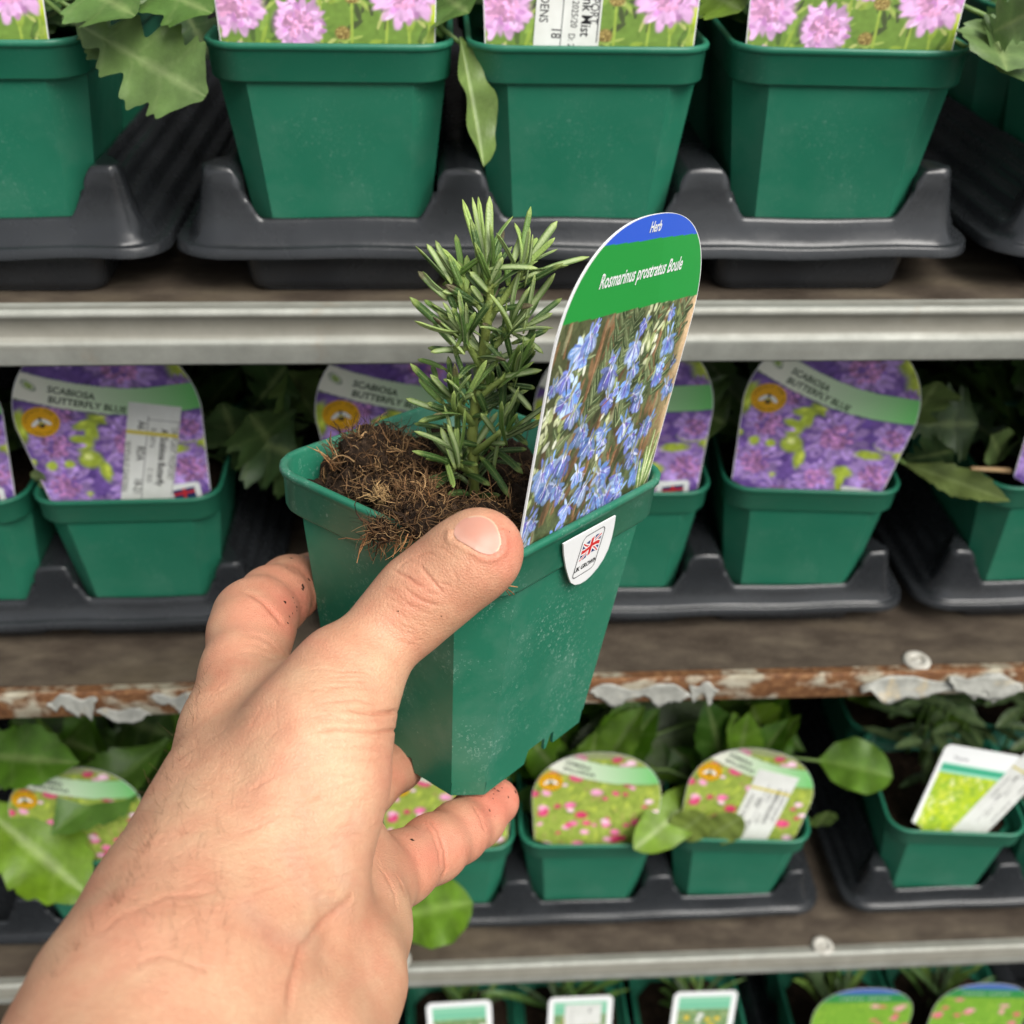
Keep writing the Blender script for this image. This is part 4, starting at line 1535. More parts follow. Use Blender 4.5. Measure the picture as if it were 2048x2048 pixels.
    for x0, y0, x1, y1 in ((29, -6, 26, 7), (30, -6, 31, 16), (31, -6, 34.5, 14), (30, -4, 28.5, 11), (31, -6, 37, 6)):
        k.stroke(x0, y0, x1, y1, 1.15, (116, 146, 74), .25)
        k.stroke(x0 + .4, y0, x1 + .3, y1, .4, (222, 226, 178), .3)
    k.mottle(.16, 5.0, 23)
    k.mottle(.11, 1.1, 3)
    k.mottle(.12, .34, 13)
    # the two colour bands
    # (band edges run a touch downhill to the right, as printed)
    slope = -.036
    yy = k.Y - slope * k.X
    k.region(yy > 59.2, (40, 150, 64))
    k.region((yy > 59.2) & (k.X + k.Y * .3 > 30), (44, 156, 70), .5)
    k.region(yy > 77.6, (54, 96, 208))
    return k


def band_y(x):
    return np.interp(x, [-39, -30, -20, -10, 0, 10, 20, 30, 39], [57.5, 53, 48.5, 45, 42, 40.2, 39.3, 39.3, 40]), np.interp(x, [-39, -30, -20, -10, 0, 10, 20, 30, 39], [73, 68, 63, 58.8, 55.6, 53.4, 52.4, 52.3, 53])


def paint_band(k):
    lo_, hi_ = band_y(k.X)
    m = (k.Y > lo_) & (k.Y < hi_)
    k.region((k.Y > lo_ - .8) & (k.Y < hi_ + .5), (90, 120, 84), .5)
    t = np.clip((k.X + 26) / 62, 0, 1)[..., None]
    c = lin((238, 238, 222)) * (1 - t) + lin((112, 196, 110)) * t
    k.C[m] = c[m]
    # leaf mark
    for s, c in ((3.6, (84, 112, 82)), (2.9, (232, 236, 214)), (2.1, (168, 196, 92))):
        k.oval(-27.5, 60.5, s, s * .52, -.95, c, .12)
    k.stroke(-29, 62.5, -26, 58, .22, (84, 112, 82), .3)


def ink_purple(res=.3):
    k = Ink(-39, 39, -15, 85, res, (112, 84, 156))
    q = np.random.default_rng(8)
    for _ in range(260):
        x, y = q.uniform(-39, 39), q.uniform(-15, 85)
        c = [(104, 78, 154), (124, 94, 170), (90, 66, 136), (142, 110, 184)][q.integers(4)]
        k.oval(x, y, q.uniform(1.5, 4), q.uniform(1, 2.4), q.uniform(0, 3), c, .4, .8)
    yg = [(-36, 40, 3, 8), (-34, 58, 5, 3), (-14, 28, 5, 4), (-10, 38, 6, 2.5), (-9, 34, 2.2, 6), (-28, 19, 2.4, 3), (-21, 19, 2.6, 2.6), (-12, 20, 4.4, 4.4), (-7, 13, 2.5, 6), (13, 9, 5, 3.2), (13, 3, 2.2, 6),
          (22, 20, 7, 2.6), (28, 25, 5, 2), (35, 22, 3, 4), (34, 62, 6, 9), (-36, 22, 2.5, 2), (28, 70, 8, 6), (-4, 40, 5, 2), (-18, 2, 3, 2), (33, 5, 2, 3)]
    for x, y, a, b in yg:
        k.oval(x, y, a, b, q.normal(0, .3), (166, 184, 66), .4)
        k.oval(x + .5, y + .6, a * .5, b * .5, 0, (222, 234, 96), .5, .7)
    heads = [(-24, 29, 11.5), (6, 27, 13.5), (-25, 8, 11.5), (3, 4, 10.5), (27, 9, 12.5), (30, 31, 8.5), (-18, 45, 8.5), (10, 64, 14), (-12, 76, 9), (31, 50, 7), (-36, 12, 5), (18, -6, 9), (-12, -8, 9)]
    for i, (x, y, r) in enumerate(heads):
        flower_head(k, x, y, r, (176, 144, 208), (120, 88, 166), (180, 126, 178), 26, 1.0, 40 + i)
    for x, y, a, b in ((-12, 20.5, 4.4, 4.0), (13, 9, 4.6, 3), (-8, 35, 2, 5), (-14, 31, 4, 2), (22, 20, 6, 2), (-28, 19, 2, 2.6), (-21, 19, 2, 2), (13, 3, 1.6, 5), (-37, 42, 2.4, 8)):
        k.oval(x, y, a, b, q.normal(0, .25), (174, 192, 70), .4)
    k.oval(-12.5, 21.5, 1.8, 1.6, 0, (232, 240, 150), .5)
    k.mottle(.14, 3.5, 15)
    k.mottle(.12, 1.2, 5)
    paint_band(k)
    return k


def ink_pink(res=.36):
    k = Ink(-39, 39, -15, 85, res, (112, 142, 62))
    q = np.random.default_rng(9)
    for _ in range(420):
        x, y = q.uniform(-39, 39), q.uniform(-15, 85)
        c = [(96, 128, 56), (140, 168, 78), (72, 92, 50), (168, 186, 96), (58, 60, 48), (150, 172, 70), (190, 196, 120)][q.integers(7)]
        a, L = q.normal(1.5, .7), q.uniform(2, 8)
        k.stroke(x, y, x + L * math.cos(a), y + L * math.sin(a), q.uniform(.4, 1.3), c, .5, .8)
    for _ in range(18):
        k.oval(37 + q.normal(0, 2.5), q.uniform(-5, 60), 3, 7, 0, (196, 216, 40), .6, .75)
    for x in (8, 19, 27, 33, -2):
        k.stroke(x, -6, x + q.normal(0, 2), 22, .45, (150, 172, 74), .4, 1, False)
    for i, (x, y, r) in enumerate([(-30, 11, 11), (-9.5, 4.5, 9.2), (26, 16, 12), (3, 20, 6), (-33, 34, 10), (-8, 36, 12), (20, 42, 11), (-20, 58, 10), (8, 62, 10), (26, 64, 8), (-30, -9, 7), (34, -8, 6)]):
        flower_head(k, x, y, r, (224, 176, 220), (196, 134, 194), (218, 158, 198), 30, .92, 80 + i)
    for x, y in ((5, 1.8), (-13, 17), (8.5, 14), (22, -7)):
        k.oval(x, y, 2.6, 2.3, 0, (146, 126, 70), .2)
        for _ in range(30):
            a, r = q.uniform(0, 6.28), 2.3 * math.sqrt(q.uniform())
            k.oval(x + r * math.cos(a), y + r * .9 * math.sin(a), .3, .25, a, [(188, 168, 104), (112, 92, 50)][q.integers(2)], .4)
    k.mottle(.08, 1.2, 6)
    k.region(k.Y > 70, (150, 200, 130), .8)
    return k


def ink_armeria(res=.4):
    k = Ink(-39, 39, -15, 85, res, (150, 168, 74))
    q = np.random.default_rng(14)
    for _ in range(420):
        x, y = q.uniform(-39, 39), q.uniform(-15, 85)
        c = [(136, 158, 64), (172, 186, 90), (112, 130, 58), (190, 202, 84), (160, 150, 90)][q.integers(5)]
        a, L = q.normal(1.5, .6), q.uniform(2, 7)
        k.stroke(x, y, x + L * math.cos(a), y + L * math.sin(a), q.uniform(.5, 1.2), c, .5, .8)
    for _ in range(70):
        x, y = q.uniform(-38, 38), q.uniform(-10, 84)
        r = q.uniform(1.6, 4.3)
        c = [(226, 110, 160), (196, 52, 96), (236, 160, 196), (214, 70, 120), (240, 196, 214)][q.integers(5)]
        k.oval(x, y, r, r * .72, q.normal(0, .3), c, .35)
        k.oval(x - r * .2, y + r * .2, r * .5, r * .35, 0, np.minimum(np.array(c) + 26, 255), .5, .7)
    k.mottle(.08, 1.5, 4)
    paint_band(k)
    k.region(k.Y > 59, (150, 150, 140), .5)
    return k


def ink_lime(res=.6):
    k = Ink(-39, 39, -15, 85, res, (176, 202, 60))
    q = np.random.default_rng(15)
    for _ in range(260):
        x, y = q.uniform(-32, 32), q.uniform(-15, 54)
        c = [(198, 214, 40), (160, 196, 66), (218, 226, 90), (140, 176, 60), (232, 236, 170)][q.integers(5)]
        a, L = q.uniform(0, 6.28), q.uniform(2, 8)
        k.stroke(x, y, x + L * math.cos(a), y + L * math.sin(a), q.uniform(.7, 1.8), c, .5, .85)
    k.region(k.Y > 53, (150, 218, 190))
    k.region((k.Y > 57) & (k.Y < 61), (50, 168, 128))
    k.region(k.Y > 63, (246, 248, 246))
    k.region(np.abs(k.X) > 31, (246, 248, 246))
    return k


def ink_white(res=.7, seed=1, dots=((228, 196, 60),)):
    k = Ink(-39, 39, -15, 85, res, (120, 150, 100))
    q = np.random.default_rng(seed)
    for _ in range(220):
        x, y = q.uniform(-32, 32), q.uniform(-15, 66)
        c = [(112, 146, 92), (150, 176, 118), (96, 120, 80), (176, 190, 140)][q.integers(4)]
        k.oval(x, y, q.uniform(1, 3), q.uniform(.6, 1.6), q.uniform(0, 3), c, .4, .8)
    for _ in range(16):
        k.oval(q.uniform(-28, 28), q.uniform(30, 56), 3.2, 2.4, 0, dots[q.integers(len(dots))], .3)
    k.region(k.Y > 62, (140, 206, 172))
    k.region((k.Y > 66) & (k.Y < 69), (104, 186, 150))
    k.region(k.Y > 76, (246, 248, 246))
    k.region(np.abs(k.X) > 29, (246, 248, 246))
    return k


def ink_meadow(res=.7, seed=2):
    k = Ink(-39, 39, -15, 85, res, (122, 168, 58))
    q = np.random.default_rng(seed)
    for _ in range(300):
        x, y = q.uniform(-38, 38), q.uniform(-15, 76)
        c = [(112, 156, 52), (150, 186, 70), (92, 134, 50)][q.integers(3)]
        k.stroke(x, y, x + q.normal(0, 1.5), y + q.uniform(2, 6), q.uniform(.4, 1), c, .5, .8)
    for _ in range(34):
        x, y = q.uniform(-36, 36), q.uniform(-10, 67)
        k.oval(x, y, q.uniform(2, 4), q.uniform(1.4, 2.6), 0, [(222, 118, 140), (214, 92, 112), (232, 160, 172)][q.integers(3)], .35)
    k.region(k.Y > 69, (60, 140, 76))
    k.region(k.Y > 78, (78, 110, 176))
    return k


RY = rows_round(n=110)
CARD_ROUND = card_mesh(half_round, rows_round(n=70))
AY = rows_round(n=250, top=82.0)
CARD_ARCH = card_mesh(half_arch, rows_round(n=70, top=82.0))
PR_PURPLE = print_mesh(ink_purple(), half_arch, AY, 230)
PR_PINK = print_mesh(ink_pink(), half_round, rows_round(n=240), 190)
DY = rows_round(n=170, top=64.0)
CARD_DOME = card_mesh(half_dome, rows_round(n=70, top=64.0))
PR_ARM = print_mesh(ink_armeria(), half_dome, DY, 180, .2)
PR_MEADOW = [print_mesh(ink_meadow(.7, s), half_round, RY, 90, .2) for s in (2, 3)]
HR_ = half_rect(35.0, 82.0, 6.0)
RECT_Y = np.concatenate([np.linspace(-14, 75.5, 80), 76 + 6 * np.sin(np.linspace(0, np.pi / 2, 12))])
CARD_RECT = card_mesh(HR_, RECT_Y)
PR_LIME = print_mesh(ink_lime(), HR_, RECT_Y, 90, .4)
PR_WHITE = [print_mesh(ink_white(.7, s, ((228, 196, 60), (236, 236, 230))), HR_, RECT_Y, 80, .4) for s in (1, 2, 3)]
TXT = {}


def T(s, size, mat, **kw):
    key = (s, size, mat, tuple(sorted(kw.items())))
    if key not in TXT:
        TXT[key] = text_mesh(s, size, MATS[mat], **kw)
    return TXT[key]


def sticker(parent, x, y, w, h, rot, lines, rules, yellow=None, text_mat='ink_black'):
    """white plant-passport sticker: own little card with rotated text (written down the long side)"""
    st = link('passport_sticker', None, parent)
    st.location = (x * .001, -0.00030, y * .001)
    st.rotation_euler = (0, -math.radians(rot), 0)
    v, f = box(-w / 2000, w / 2000, -.00012, .00012, -h / 2000, h / 2000)
    st.data if False else None
    obj('sticker_paper', v, f, MATS['paper'], st, smooth=False)
    for s, size, lx, ly, bold in lines:
        on_card(st, T(s, size, text_mat, bold=bold, xs=.86), lx, ly, -90, .00020)
    for rx in rules:
        v, f = box(rx[0] * .001, rx[1] * .001, -.00019, -.00017, rx[2] * .001, rx[3] * .001)
        obj('printed_rule', v, f, MATS['ink_grey'], st, smooth=False)
    if yellow is not None:
        v, f = box(-w / 2000 + .0001, w / 2000 - .0001, -.00024, -.00022, (yellow - 1.0) * .001, (yellow + 1.0) * .001)
        obj('yellow_strip', v, f, MATS['ink_yellow'], st, smooth=False)
    return st


def pollinator_badge(parent, cx, cy, r=7.6):
    b = flat(parent, 'bee_badge', circle(cx, cy, r, 44), MATS['ink_orange'], .00016)
    o = flat(b, 'bee_body', circle(cx, cy - .4, 1.5, 20, 2.7), MATS['ink_black'], .00022)
    flat(b, 'bee_band', circle(cx, cy - .6, 1.35, 16, .55), MATS['ink_yellow'], .00026)
    for s in (-1, 1):
        w = circle(0, 0, 2.4, 18, 1.0)
        a = -s * .75
        w = np.c_[w[:, 0] * math.cos(a) - w[:, 1] * math.sin(a) + cx + s * 2.2, w[:, 0] * math.sin(a) + w[:, 1] * math.cos(a) + cy - .3]
        flat(b, 'bee_wing', w, MATS['ink_white'], .00024)
    s = 'PERFECT FOR POLLINATORS - '
    for i, ch in enumerate(s):
        if ch == ' ':
            continue
        a = math.pi * .95 - i * 2 * math.pi / len(s)
        on_card(b, T(ch, 1.75, 'ink_brown', align='CENTER', bold=.03), cx + (r - 2.1) * math.cos(a), cy + (r - 2.1) * math.sin(a), math.degrees(a) - 90, .00022)


def label_at(pot_key, name, text, kind, lean=6, roll=0.0, dx=0.0, dy=0.0, dz=0.0, yaw=0.0, card=None, sx=1.09):
    p = pots[pot_key]
    t = thing('plant_label', text, 'plant label', group='printed plant labels in the pots')
    t.rotation_euler = (math.radians(-lean), math.radians(roll), p.rotation_euler[2] + math.radians(yaw))
    t.location = (p.location[0] + dx, p.location[1] - 0.0385 + dy, p.location[2] + 0.0908 + dz)
    link('card', card or CARD_ROUND, t)
    link('print', kind, t)
    t.scale = (sx, 1, 1.0)
    return t


def scabiosa_text(t):
    on_card(t, T('SCABIOSA', 4.4, 'ink_darkgreen', bold=.10, xs=.92), -21.0, 56.4, -21)
    on_card(t, T('BUTTERFLY BLUE', 4.4, 'ink_darkgreen', bold=.10, xs=.92), -22.0, 51.4, -19)
    pollinator_badge(t, -27, 42.0)


GROWN = None


def uk_corner(t, x, y):
    """the white maker's corner with the flag that peeps above the rim"""
    v = [(x - 7, y - 12), (x - 7, y + .6), (x - 6, y + 1.8), (x + 6, y + 1.8), (x + 7, y + .6), (x + 7, y - 12)]
    c = flat(t, 'flag_corner', v, MATS['ink_white'], .00020)
    flat(c, 'flag_field', [(x - 4.6, y - 9), (x - 4.6, y - 1.6), (x + 4.6, y - .6), (x + 4.6, y - 9)], MATS['ink_navy'], .00024)
    flat(c, 'flag_cross', [(x - .7, y - 9), (x - .7, y - 1.2), (x + .7, y - 1.0), (x + .7, y - 9)], MATS['ink_red'], .00028)
    flat(c, 'flag_cross', [(x - 4.6, y - 4.6), (x - 4.6, y - 3.2), (x + 4.6, y - 2.2), (x + 4.6, y - 3.6)], MATS['ink_red'], .00030)


# upper shelf: pink scabious
for key, txt, dx, ro in (('A3', 'pink scabious label in the pot at the upper left edge', -.004, 0), ('B1', 'pink scabious label in the left full pot of the upper shelf', 0.0, .3),
                         ('B2', 'pink scabious label with a white sticker on the upper shelf', 0.0, 0), ('B3', 'pink scabious label in the right full pot of the upper shelf', -.004, .9)):
    t = label_at(key, key, txt, PR_PINK, lean=4, roll=ro, dx=dx, dz=.0005, dy=.001)
    if key == 'A3':
        uk_corner(t, 6.0, .6)
    if key == 'B2':
        sticker(t, -7.5, 12, 22, 44, -3, [('S GARDENS', 4.2, -9.6, 12.5, .02), ('18', 4.6, -5.2, -7.6, .02), ('2025/20', 3.2, 1.0, 1.5, 0), ('D: 2', 3.2, .6, -9.4, 0), ('Scabiosa Pink Mist', 5.0, 4.5, 21.5, .06),
                                          ('PLANT PASSPORT', 4.0, 7.2, 21.5, 0)], [(-2.1, -1.8, -22, 22), (10.0, 10.4, -12, 21)])
# middle shelf: butterfly blue
for key, txt, ro, dx, le in (('D2', 'purple butterfly blue label cut off at the left edge, middle shelf', -4, 0.0, 8), ('D3', 'purple butterfly blue label with white yellow-striped sticker, left on the middle shelf', -6.5, .002, 8),
                             ('E1', 'purple butterfly blue label behind the rosemary, left of its stem', -3.5, -.010, 8), ('E2', 'purple butterfly blue label mostly hidden behind the rosemary label', -2, .000, 8),
                             ('E3', 'fully legible purple butterfly blue label without sticker, middle shelf', 8, -.005, 8), ('F1', 'purple butterfly blue label cut off at the right edge', 10, .008, 8)):
    t = label_at(key, key, txt, PR_PURPLE, lean=le, roll=ro, dx=dx, dz=-.002, dy=.003, card=CARD_ARCH, sx=1.18)
    scabiosa_text(t)
    uk_corner(t, 22, .2)
    if key == 'D3':
        sticker(t, 12.5, 19, 21, 52, -16, [('WYEVALE GARDEN', 3.6, -10.6, 6, 0), ('RDA', 4.4, -5.6, 4, .06), ('18-21', 4.4, -5.6, -13, .06), ('A6', 4.4, -6.0, 17, .06), ('B: 130716', 2.9, -.6, 14, 0), ('C: 2025', 2.9, -.6, -7, 0),
                                           ('A: Scabiosa Butterfly', 4.2, 3.4, 14, .09), ('UK PLANT PASSPORT', 3.3, 7.6, 15, 0)], [(-2.3, -2.0, -24, 20), (10.0, 10.2, -22, 18), (-2.0, 10.0, 18, 18.3)], 11.0)
# lower shelf: thrift
for key, txt, ro, dx in (('G2', 'round pink thrift label at the lower left edge', -2, 0), ('G3', 'pink thrift label half covered by the big leaf left of the forearm', -6, -.006), ('H1', 'pink thrift label seen between thumb base and little finger', 0, .002),
                         ('H2', 'round pink thrift label without sticker on the lower shelf', 0, .002), ('H3', 'round pink thrift label with white sticker on the lower shelf', 9, -.004)):
    t = label_at(key, key, txt, PR_ARM, lean=10, roll=ro, dx=dx, dz=-.002, dy=.004, card=CARD_DOME, sx=1.09)
    on_card(t, T('ARMERIA', 3.9, 'ink_darkgreen', bold=.06), -19.5, 56.0, -21)
    on_card(t, T('BALLERINA', 3.9, 'ink_darkgreen', bold=.06), -20.5, 51.4, -19)
    pollinator_badge(t, -27, 42.0, 7.0)
    if key == 'H3':
        sticker(t, 9.5, 19, 25, 58, -7, [('ARMERIA BALLERINA', 3.6, 4.0, 18, .06), ('UK PLANT PASSPORT', 3.2, 8.2, 18, 0), ('B: 130716', 2.9, 0, 16, 0), ('C: 2025', 2.9, 0, -4, 0), ('18-21', 4, -5.0, -10, .05), ('RDA', 4, -5, 8, .05),
                                         ('WYEVALE GARDEN', 3.4, -10, 10, 0)], [(-2.3, -2.0, -24, 20)], 15.0)
t = label_at('I1', 'I1', 'square white and lime green label with a slanted white sticker', PR_LIME, lean=10, roll=10, dx=-.006, dz=-.004, dy=.004, card=CARD_RECT, sx=1.06)
t.scale = (.74, 1, .74)
on_card(t, T('Thyme', 5.0, 'ink_grey'), -24, 68)
sticker(t, 33.0, 38, 29, 116, -19, [('Thymus', 3.6, 4.0, 34, .06), ('UK PLANT PASSPORT', 3.2, 8.2, 36, 0), ('B: 130716', 2.9, 0, 34, 0), ('C: 2025', 2.9, 0, 10, 0), ('18-21', 4, -5.0, 2, .05), ('RDA', 4, -5, 24, .05),
                                  ('WYEVALE GARDEN', 3.4, -10, 20, 0), ('UK PLANT PASSPORT', 3.2, 8.2, 0, 0), ('B: 130716', 2.9, 0, -14, 0)], [(-2.3, -2.0, -34, 40)], 30.0)
# lowest shelf
for i, (pk, txt) in enumerate((('K2', 'white label with a plain green band, left of three at the bottom edge'), ('K3', 'white label with a white sticker, middle of three at the bottom edge'), ('K4', 'white label with a plain green band, right of three at the bottom edge'))):
    t = label_at(pk, pk, txt, PR_WHITE[i], lean=8, roll=(-2, 0, 1)[i], dz=-.011, dy=.004, card=CARD_RECT, sx=.72)
    if i == 1:
        sticker(t, 3, 62, 40, 24, 0, [('2025', 3.6, 6, 8, .05)], [(-12, -11.7, -8, 8)])
for i, (pk, txt) in enumerate((('K5', 'round green label with a blue top, left one at the bottom right'), ('K6', 'round green label with a blue top, at the bottom right corner'))):
    t = label_at(pk, pk, txt, PR_MEADOW[i], lean=8, roll=(3, 6)[i], dz=-.019, dy=.004)
    for j in range(13):       # blurred lettering too soft to read: the shapes of two short words
        if j == 6:
            continue
        on_card(t, T('c' if j % 3 else 'l', 4.2, 'ink_white', bold=.05), -20 + j * 3.0, 72.0, 0)


# ------------------------------------------------------------------ the rosemary label in the held pot
def build_held_label():
    BL = np.array([0.01793707, 0.22914606, -0.16923184 + Z0])
    hh = unit([0.63113112, 0.76209907, -0.14449398])
    up = unit([0.13269684, 0.07745593, 0.98812556])
    up = unit(up - hh * (up @ hh))
    # turn 2 degrees clockwise in its own plane, as it stands in the photograph
    a = math.radians(-2.0)
    ex = math.cos(a) * hh + math.sin(a) * up
    ez = -math.sin(a) * hh + math.cos(a) * up
    ey = np.cross(ez, ex)
    org = BL + hh * 0.0362 + up * 0.0004
    t = thing('plant_label', 'tall rosemary label with blue and green bands standing in the held pot', 'plant label', mat4=frame(org, ex, ey, ez))
    k = ink_rosemary()
    link('card', card_mesh(half_round, rows_round(n=100), .5), t)
    link('print', print_mesh(k, half_round, rows_round(n=400), 330, .55), t)
    on_card(t, T('Herb', 3.9, 'ink_white', shear=.18, bold=.09, xs=.74, align='CENTER'), .5, 79.6, 0)
    on_card(t, T('Rosmarinus prostratus Boule', 5.3, 'ink_white', shear=.20, bold=.10, xs=.70, align='CENTER'), -.6, 67.4, -.4)
    # the tongue that hooks over the rim outside the pot, with the flag
    return t


held_label = build_held_label()


def build_tongue():
    """the label's tongue hooked over the rim: white tab with rounded end, flag emblem and two words"""
    Fc, Rc, Rb = held((-.045, -.045, HH)), held((.045, -.045, HH)), held((.0329, -.0329, 0))
    ex = unit(Rc - Fc)
    nf = unit(np.cross(Rc - Fc, Rb - Fc))
    if nf[1] > 0:
        nf = -nf
    ez = unit(np.cross(ex, -nf))
    if ez[2] < 0:
        ez = -ez
    ey = -nf
    org = Fc + nf * 0.0018
    m = frame(org, ex, ey, ez)
    pr = np.linalg.inv(np.array(held_label.matrix_basis)) @ m
    root = link('tongue', None, held_label, mat4=pr.tolist())
    ol = [(27.5, -2.6), (29.0, -4.1)]
    ol = [(29.0, -3.4), (30.8, -8.0), (33.6, -13.4), (36.2, -17.6), (38.2, -20.4), (40.8, -22.3), (43.8, -23.2), (46.6, -23.2), (49.4, -22.4), (52.2, -20.8), (54.2, -18.6), (55.6, -15.6), (56.0, -12.0), (55.7, -8.0), (55.0, -3.6)]
    p = np.array(ol) * .001
    n = len(p)
    V = np.concatenate([np.c_[p[:, 0], np.zeros(n), p[:, 1]], np.c_[p[:, 0], np.full(n, .0005), p[:, 1]]])
    f = [list(range(n)), [n + i for i in range(n)][::-1]] + [[i, i + n, (i + 1) % n + n, (i + 1) % n] for i in range(n)]
    obj('tab', V, f, MATS['white'], root, smooth=False)
    # rounded frame line
    cx, cy, w, h, r = 44.2, -12.2, 5.6, 7.2, 1.9

    def rr(w_, h_, r_):
        q = []
        for sx, sy, a0 in ((1, 1, 0), (-1, 1, 90), (-1, -1, 180), (1, -1, 270)):
            for a in np.radians(np.linspace(a0, a0 + 90, 7)):
                q.append((sx * (w_ - r_) + r_ * math.cos(a), sy * (h_ - r_) + r_ * math.sin(a)))
        return np.array(q)
    tilt = lambda q: np.c_[cx + q[:, 0] + .10 * q[:, 1], cy + q[:, 1] + .02 * q[:, 0]]
    a, b = tilt(rr(w, h, r)), tilt(rr(w - .32, h - .32, r - .32))
    k = len(a)
    V = np.concatenate([np.c_[a[:, 0], np.full(k, -.10), a[:, 1]], np.c_[b[:, 0], np.full(k, -.10), b[:, 1]]]) * .001
    obj('frame_line', V, [[i, (i + 1) % k, (i + 1) % k + k, i + k] for i in range(k)], MATS['ink_grey'], root, smooth=False)
    # waving flag: blue field, white and red crosses, as thin stacked inks
    nx, ny = 130, 76
    U, Vv = np.meshgrid(np.linspace(-1, 1, nx), np.linspace(-1, 1, ny))
    wave = .55 * np.sin(U * 2.6 + .4)
    X = cx + .2 + U * 4.4 + Vv * .25
    Y = cy + 2.0 + Vv * 2.9 + wave
    col = np.zeros((ny, nx, 3)) + lin((44, 56, 110))
    ax_, ay = U * 1.5, Vv
    diag = np.minimum(np.abs(ay - ax_ / 1.5), np.abs(ay + ax_ / 1.5))
    col[diag < .26] = lin((240, 238, 236))
    col[diag < .10] = lin((206, 52, 52))
    cr = np.minimum(np.abs(ax_), np.abs(ay) * 1.0)
    col[(np.abs(ax_) < .40) | (np.abs(ay) < .36)] = lin((240, 238, 236))
    col[(np.abs(ax_) < .23) | (np.abs(ay) < .21)] = lin((206, 46, 46))
    V = np.stack([X * .001, np.full_like(X, -.00010), Y * .001], -1).reshape(-1, 3)
    obj('flag_print', V, grid_faces(ny, nx), MATS['print'], root, cols=col.reshape(-1, 3))
    on_card(root, T('UK GROWN', 2.3, 'ink_black', bold=.05, xs=.86, align='CENTER'), cx - .3, cy - 4.9, 1.0, .00012)


build_tongue()


# ------------------------------------------------------------------ compost in the held pot
def strands(starts, dirs, lens, rads, cols, curl, seed, seg=5, sides=3, keep=None):
    r = np.random.default_rng(seed)
    N = len(starts)
    d = dirs / np.linalg.norm(dirs, axis=1)[:, None]
    P = np.zeros((N, seg, 3))
    P[:, 0] = starts
    cur = d.copy()
    drift = r.normal(0, 1, (N, 3))
    for i in range(1, seg):
        cur = cur + (drift * .5 + r.normal(0, 1, (N, 3)) * .6) * curl
        cur /= np.linalg.norm(cur, axis=1)[:, None]
        P[:, i] = P[:, i - 1] + cur * (lens / (seg - 1))[:, None]
    t = np.gradient(P, axis=1)
    t /= np.linalg.norm(t, axis=2)[..., None] + 1e-12
    e1 = np.cross(t, np.array([.3, .5, .81]))
    e1 /= np.linalg.norm(e1, axis=2)[..., None] + 1e-12
    e2 = np.cross(t, e1)
    a = np.arange(sides) * 2 * np.pi / sides
    tap = np.linspace(1, .35, seg)
    R_ = rads[:, None] * tap[None]
    V = P[:, :, None] + R_[:, :, None, None] * (np.cos(a)[None, None, :, None] * e1[:, :, None] + np.sin(a)[None, None, :, None] * e2[:, :, None])
    if keep is not None:
        ok = keep(P)
        V, cols, N = V[ok], cols[ok], int(ok.sum())
    base = grid_faces(seg, sides, True)
    Fc = (base[None] + (np.arange(N) * seg * sides)[:, None, None]).reshape(-1, 4)
    C = np.repeat(cols, seg * sides, 0)
    return V.reshape(-1, 3), Fc, C


def soil_z(X, Y):
    """compost level in the held pot (local metres)"""
    z = HH - 0.0125 + 0.0 * X
    for cx, cy, s, a in ((-.022, .022, .013, .0085), (-.004, .030, .014, .0070), (-.030, -.004, .010, .0085), (-.034, -.022, .010, .0115), (-.024, -.030, .009, .0070), (.02, .02, .016, .004), (.0, .0, .010, -.003), (.012, -.030, .02, -.004),
                         (-.038, .038, .009, -.004), (-.012, .012, .007, .003), (-.030, .026, .006, .004), (-.010, -.012, .006, .004)):
        z = z + a * np.exp(-((X - cx) ** 2 + (Y - cy) ** 2) / (2 * s * s))
    return z


def in_pot(P):
    """strands that neither cut the wall nor hang on the label side"""
    m = np.maximum(np.abs(P[..., 0]), np.abs(P[..., 1]))
    spill = (P[..., 0] < -.036) & (P[..., 1] > -.036) & (P[..., 1] < .008) & ((P[..., 2] > HH + .0002) | (P[..., 0] < -.0462))
    over = (P[..., 2] > HH + .0002) & (m < .046) & (P[..., 1] > -.030)
    return (((m < .0400) & (np.abs(P[..., 0]) + np.abs(P[..., 1]) < .067)) | spill | over).all(1)


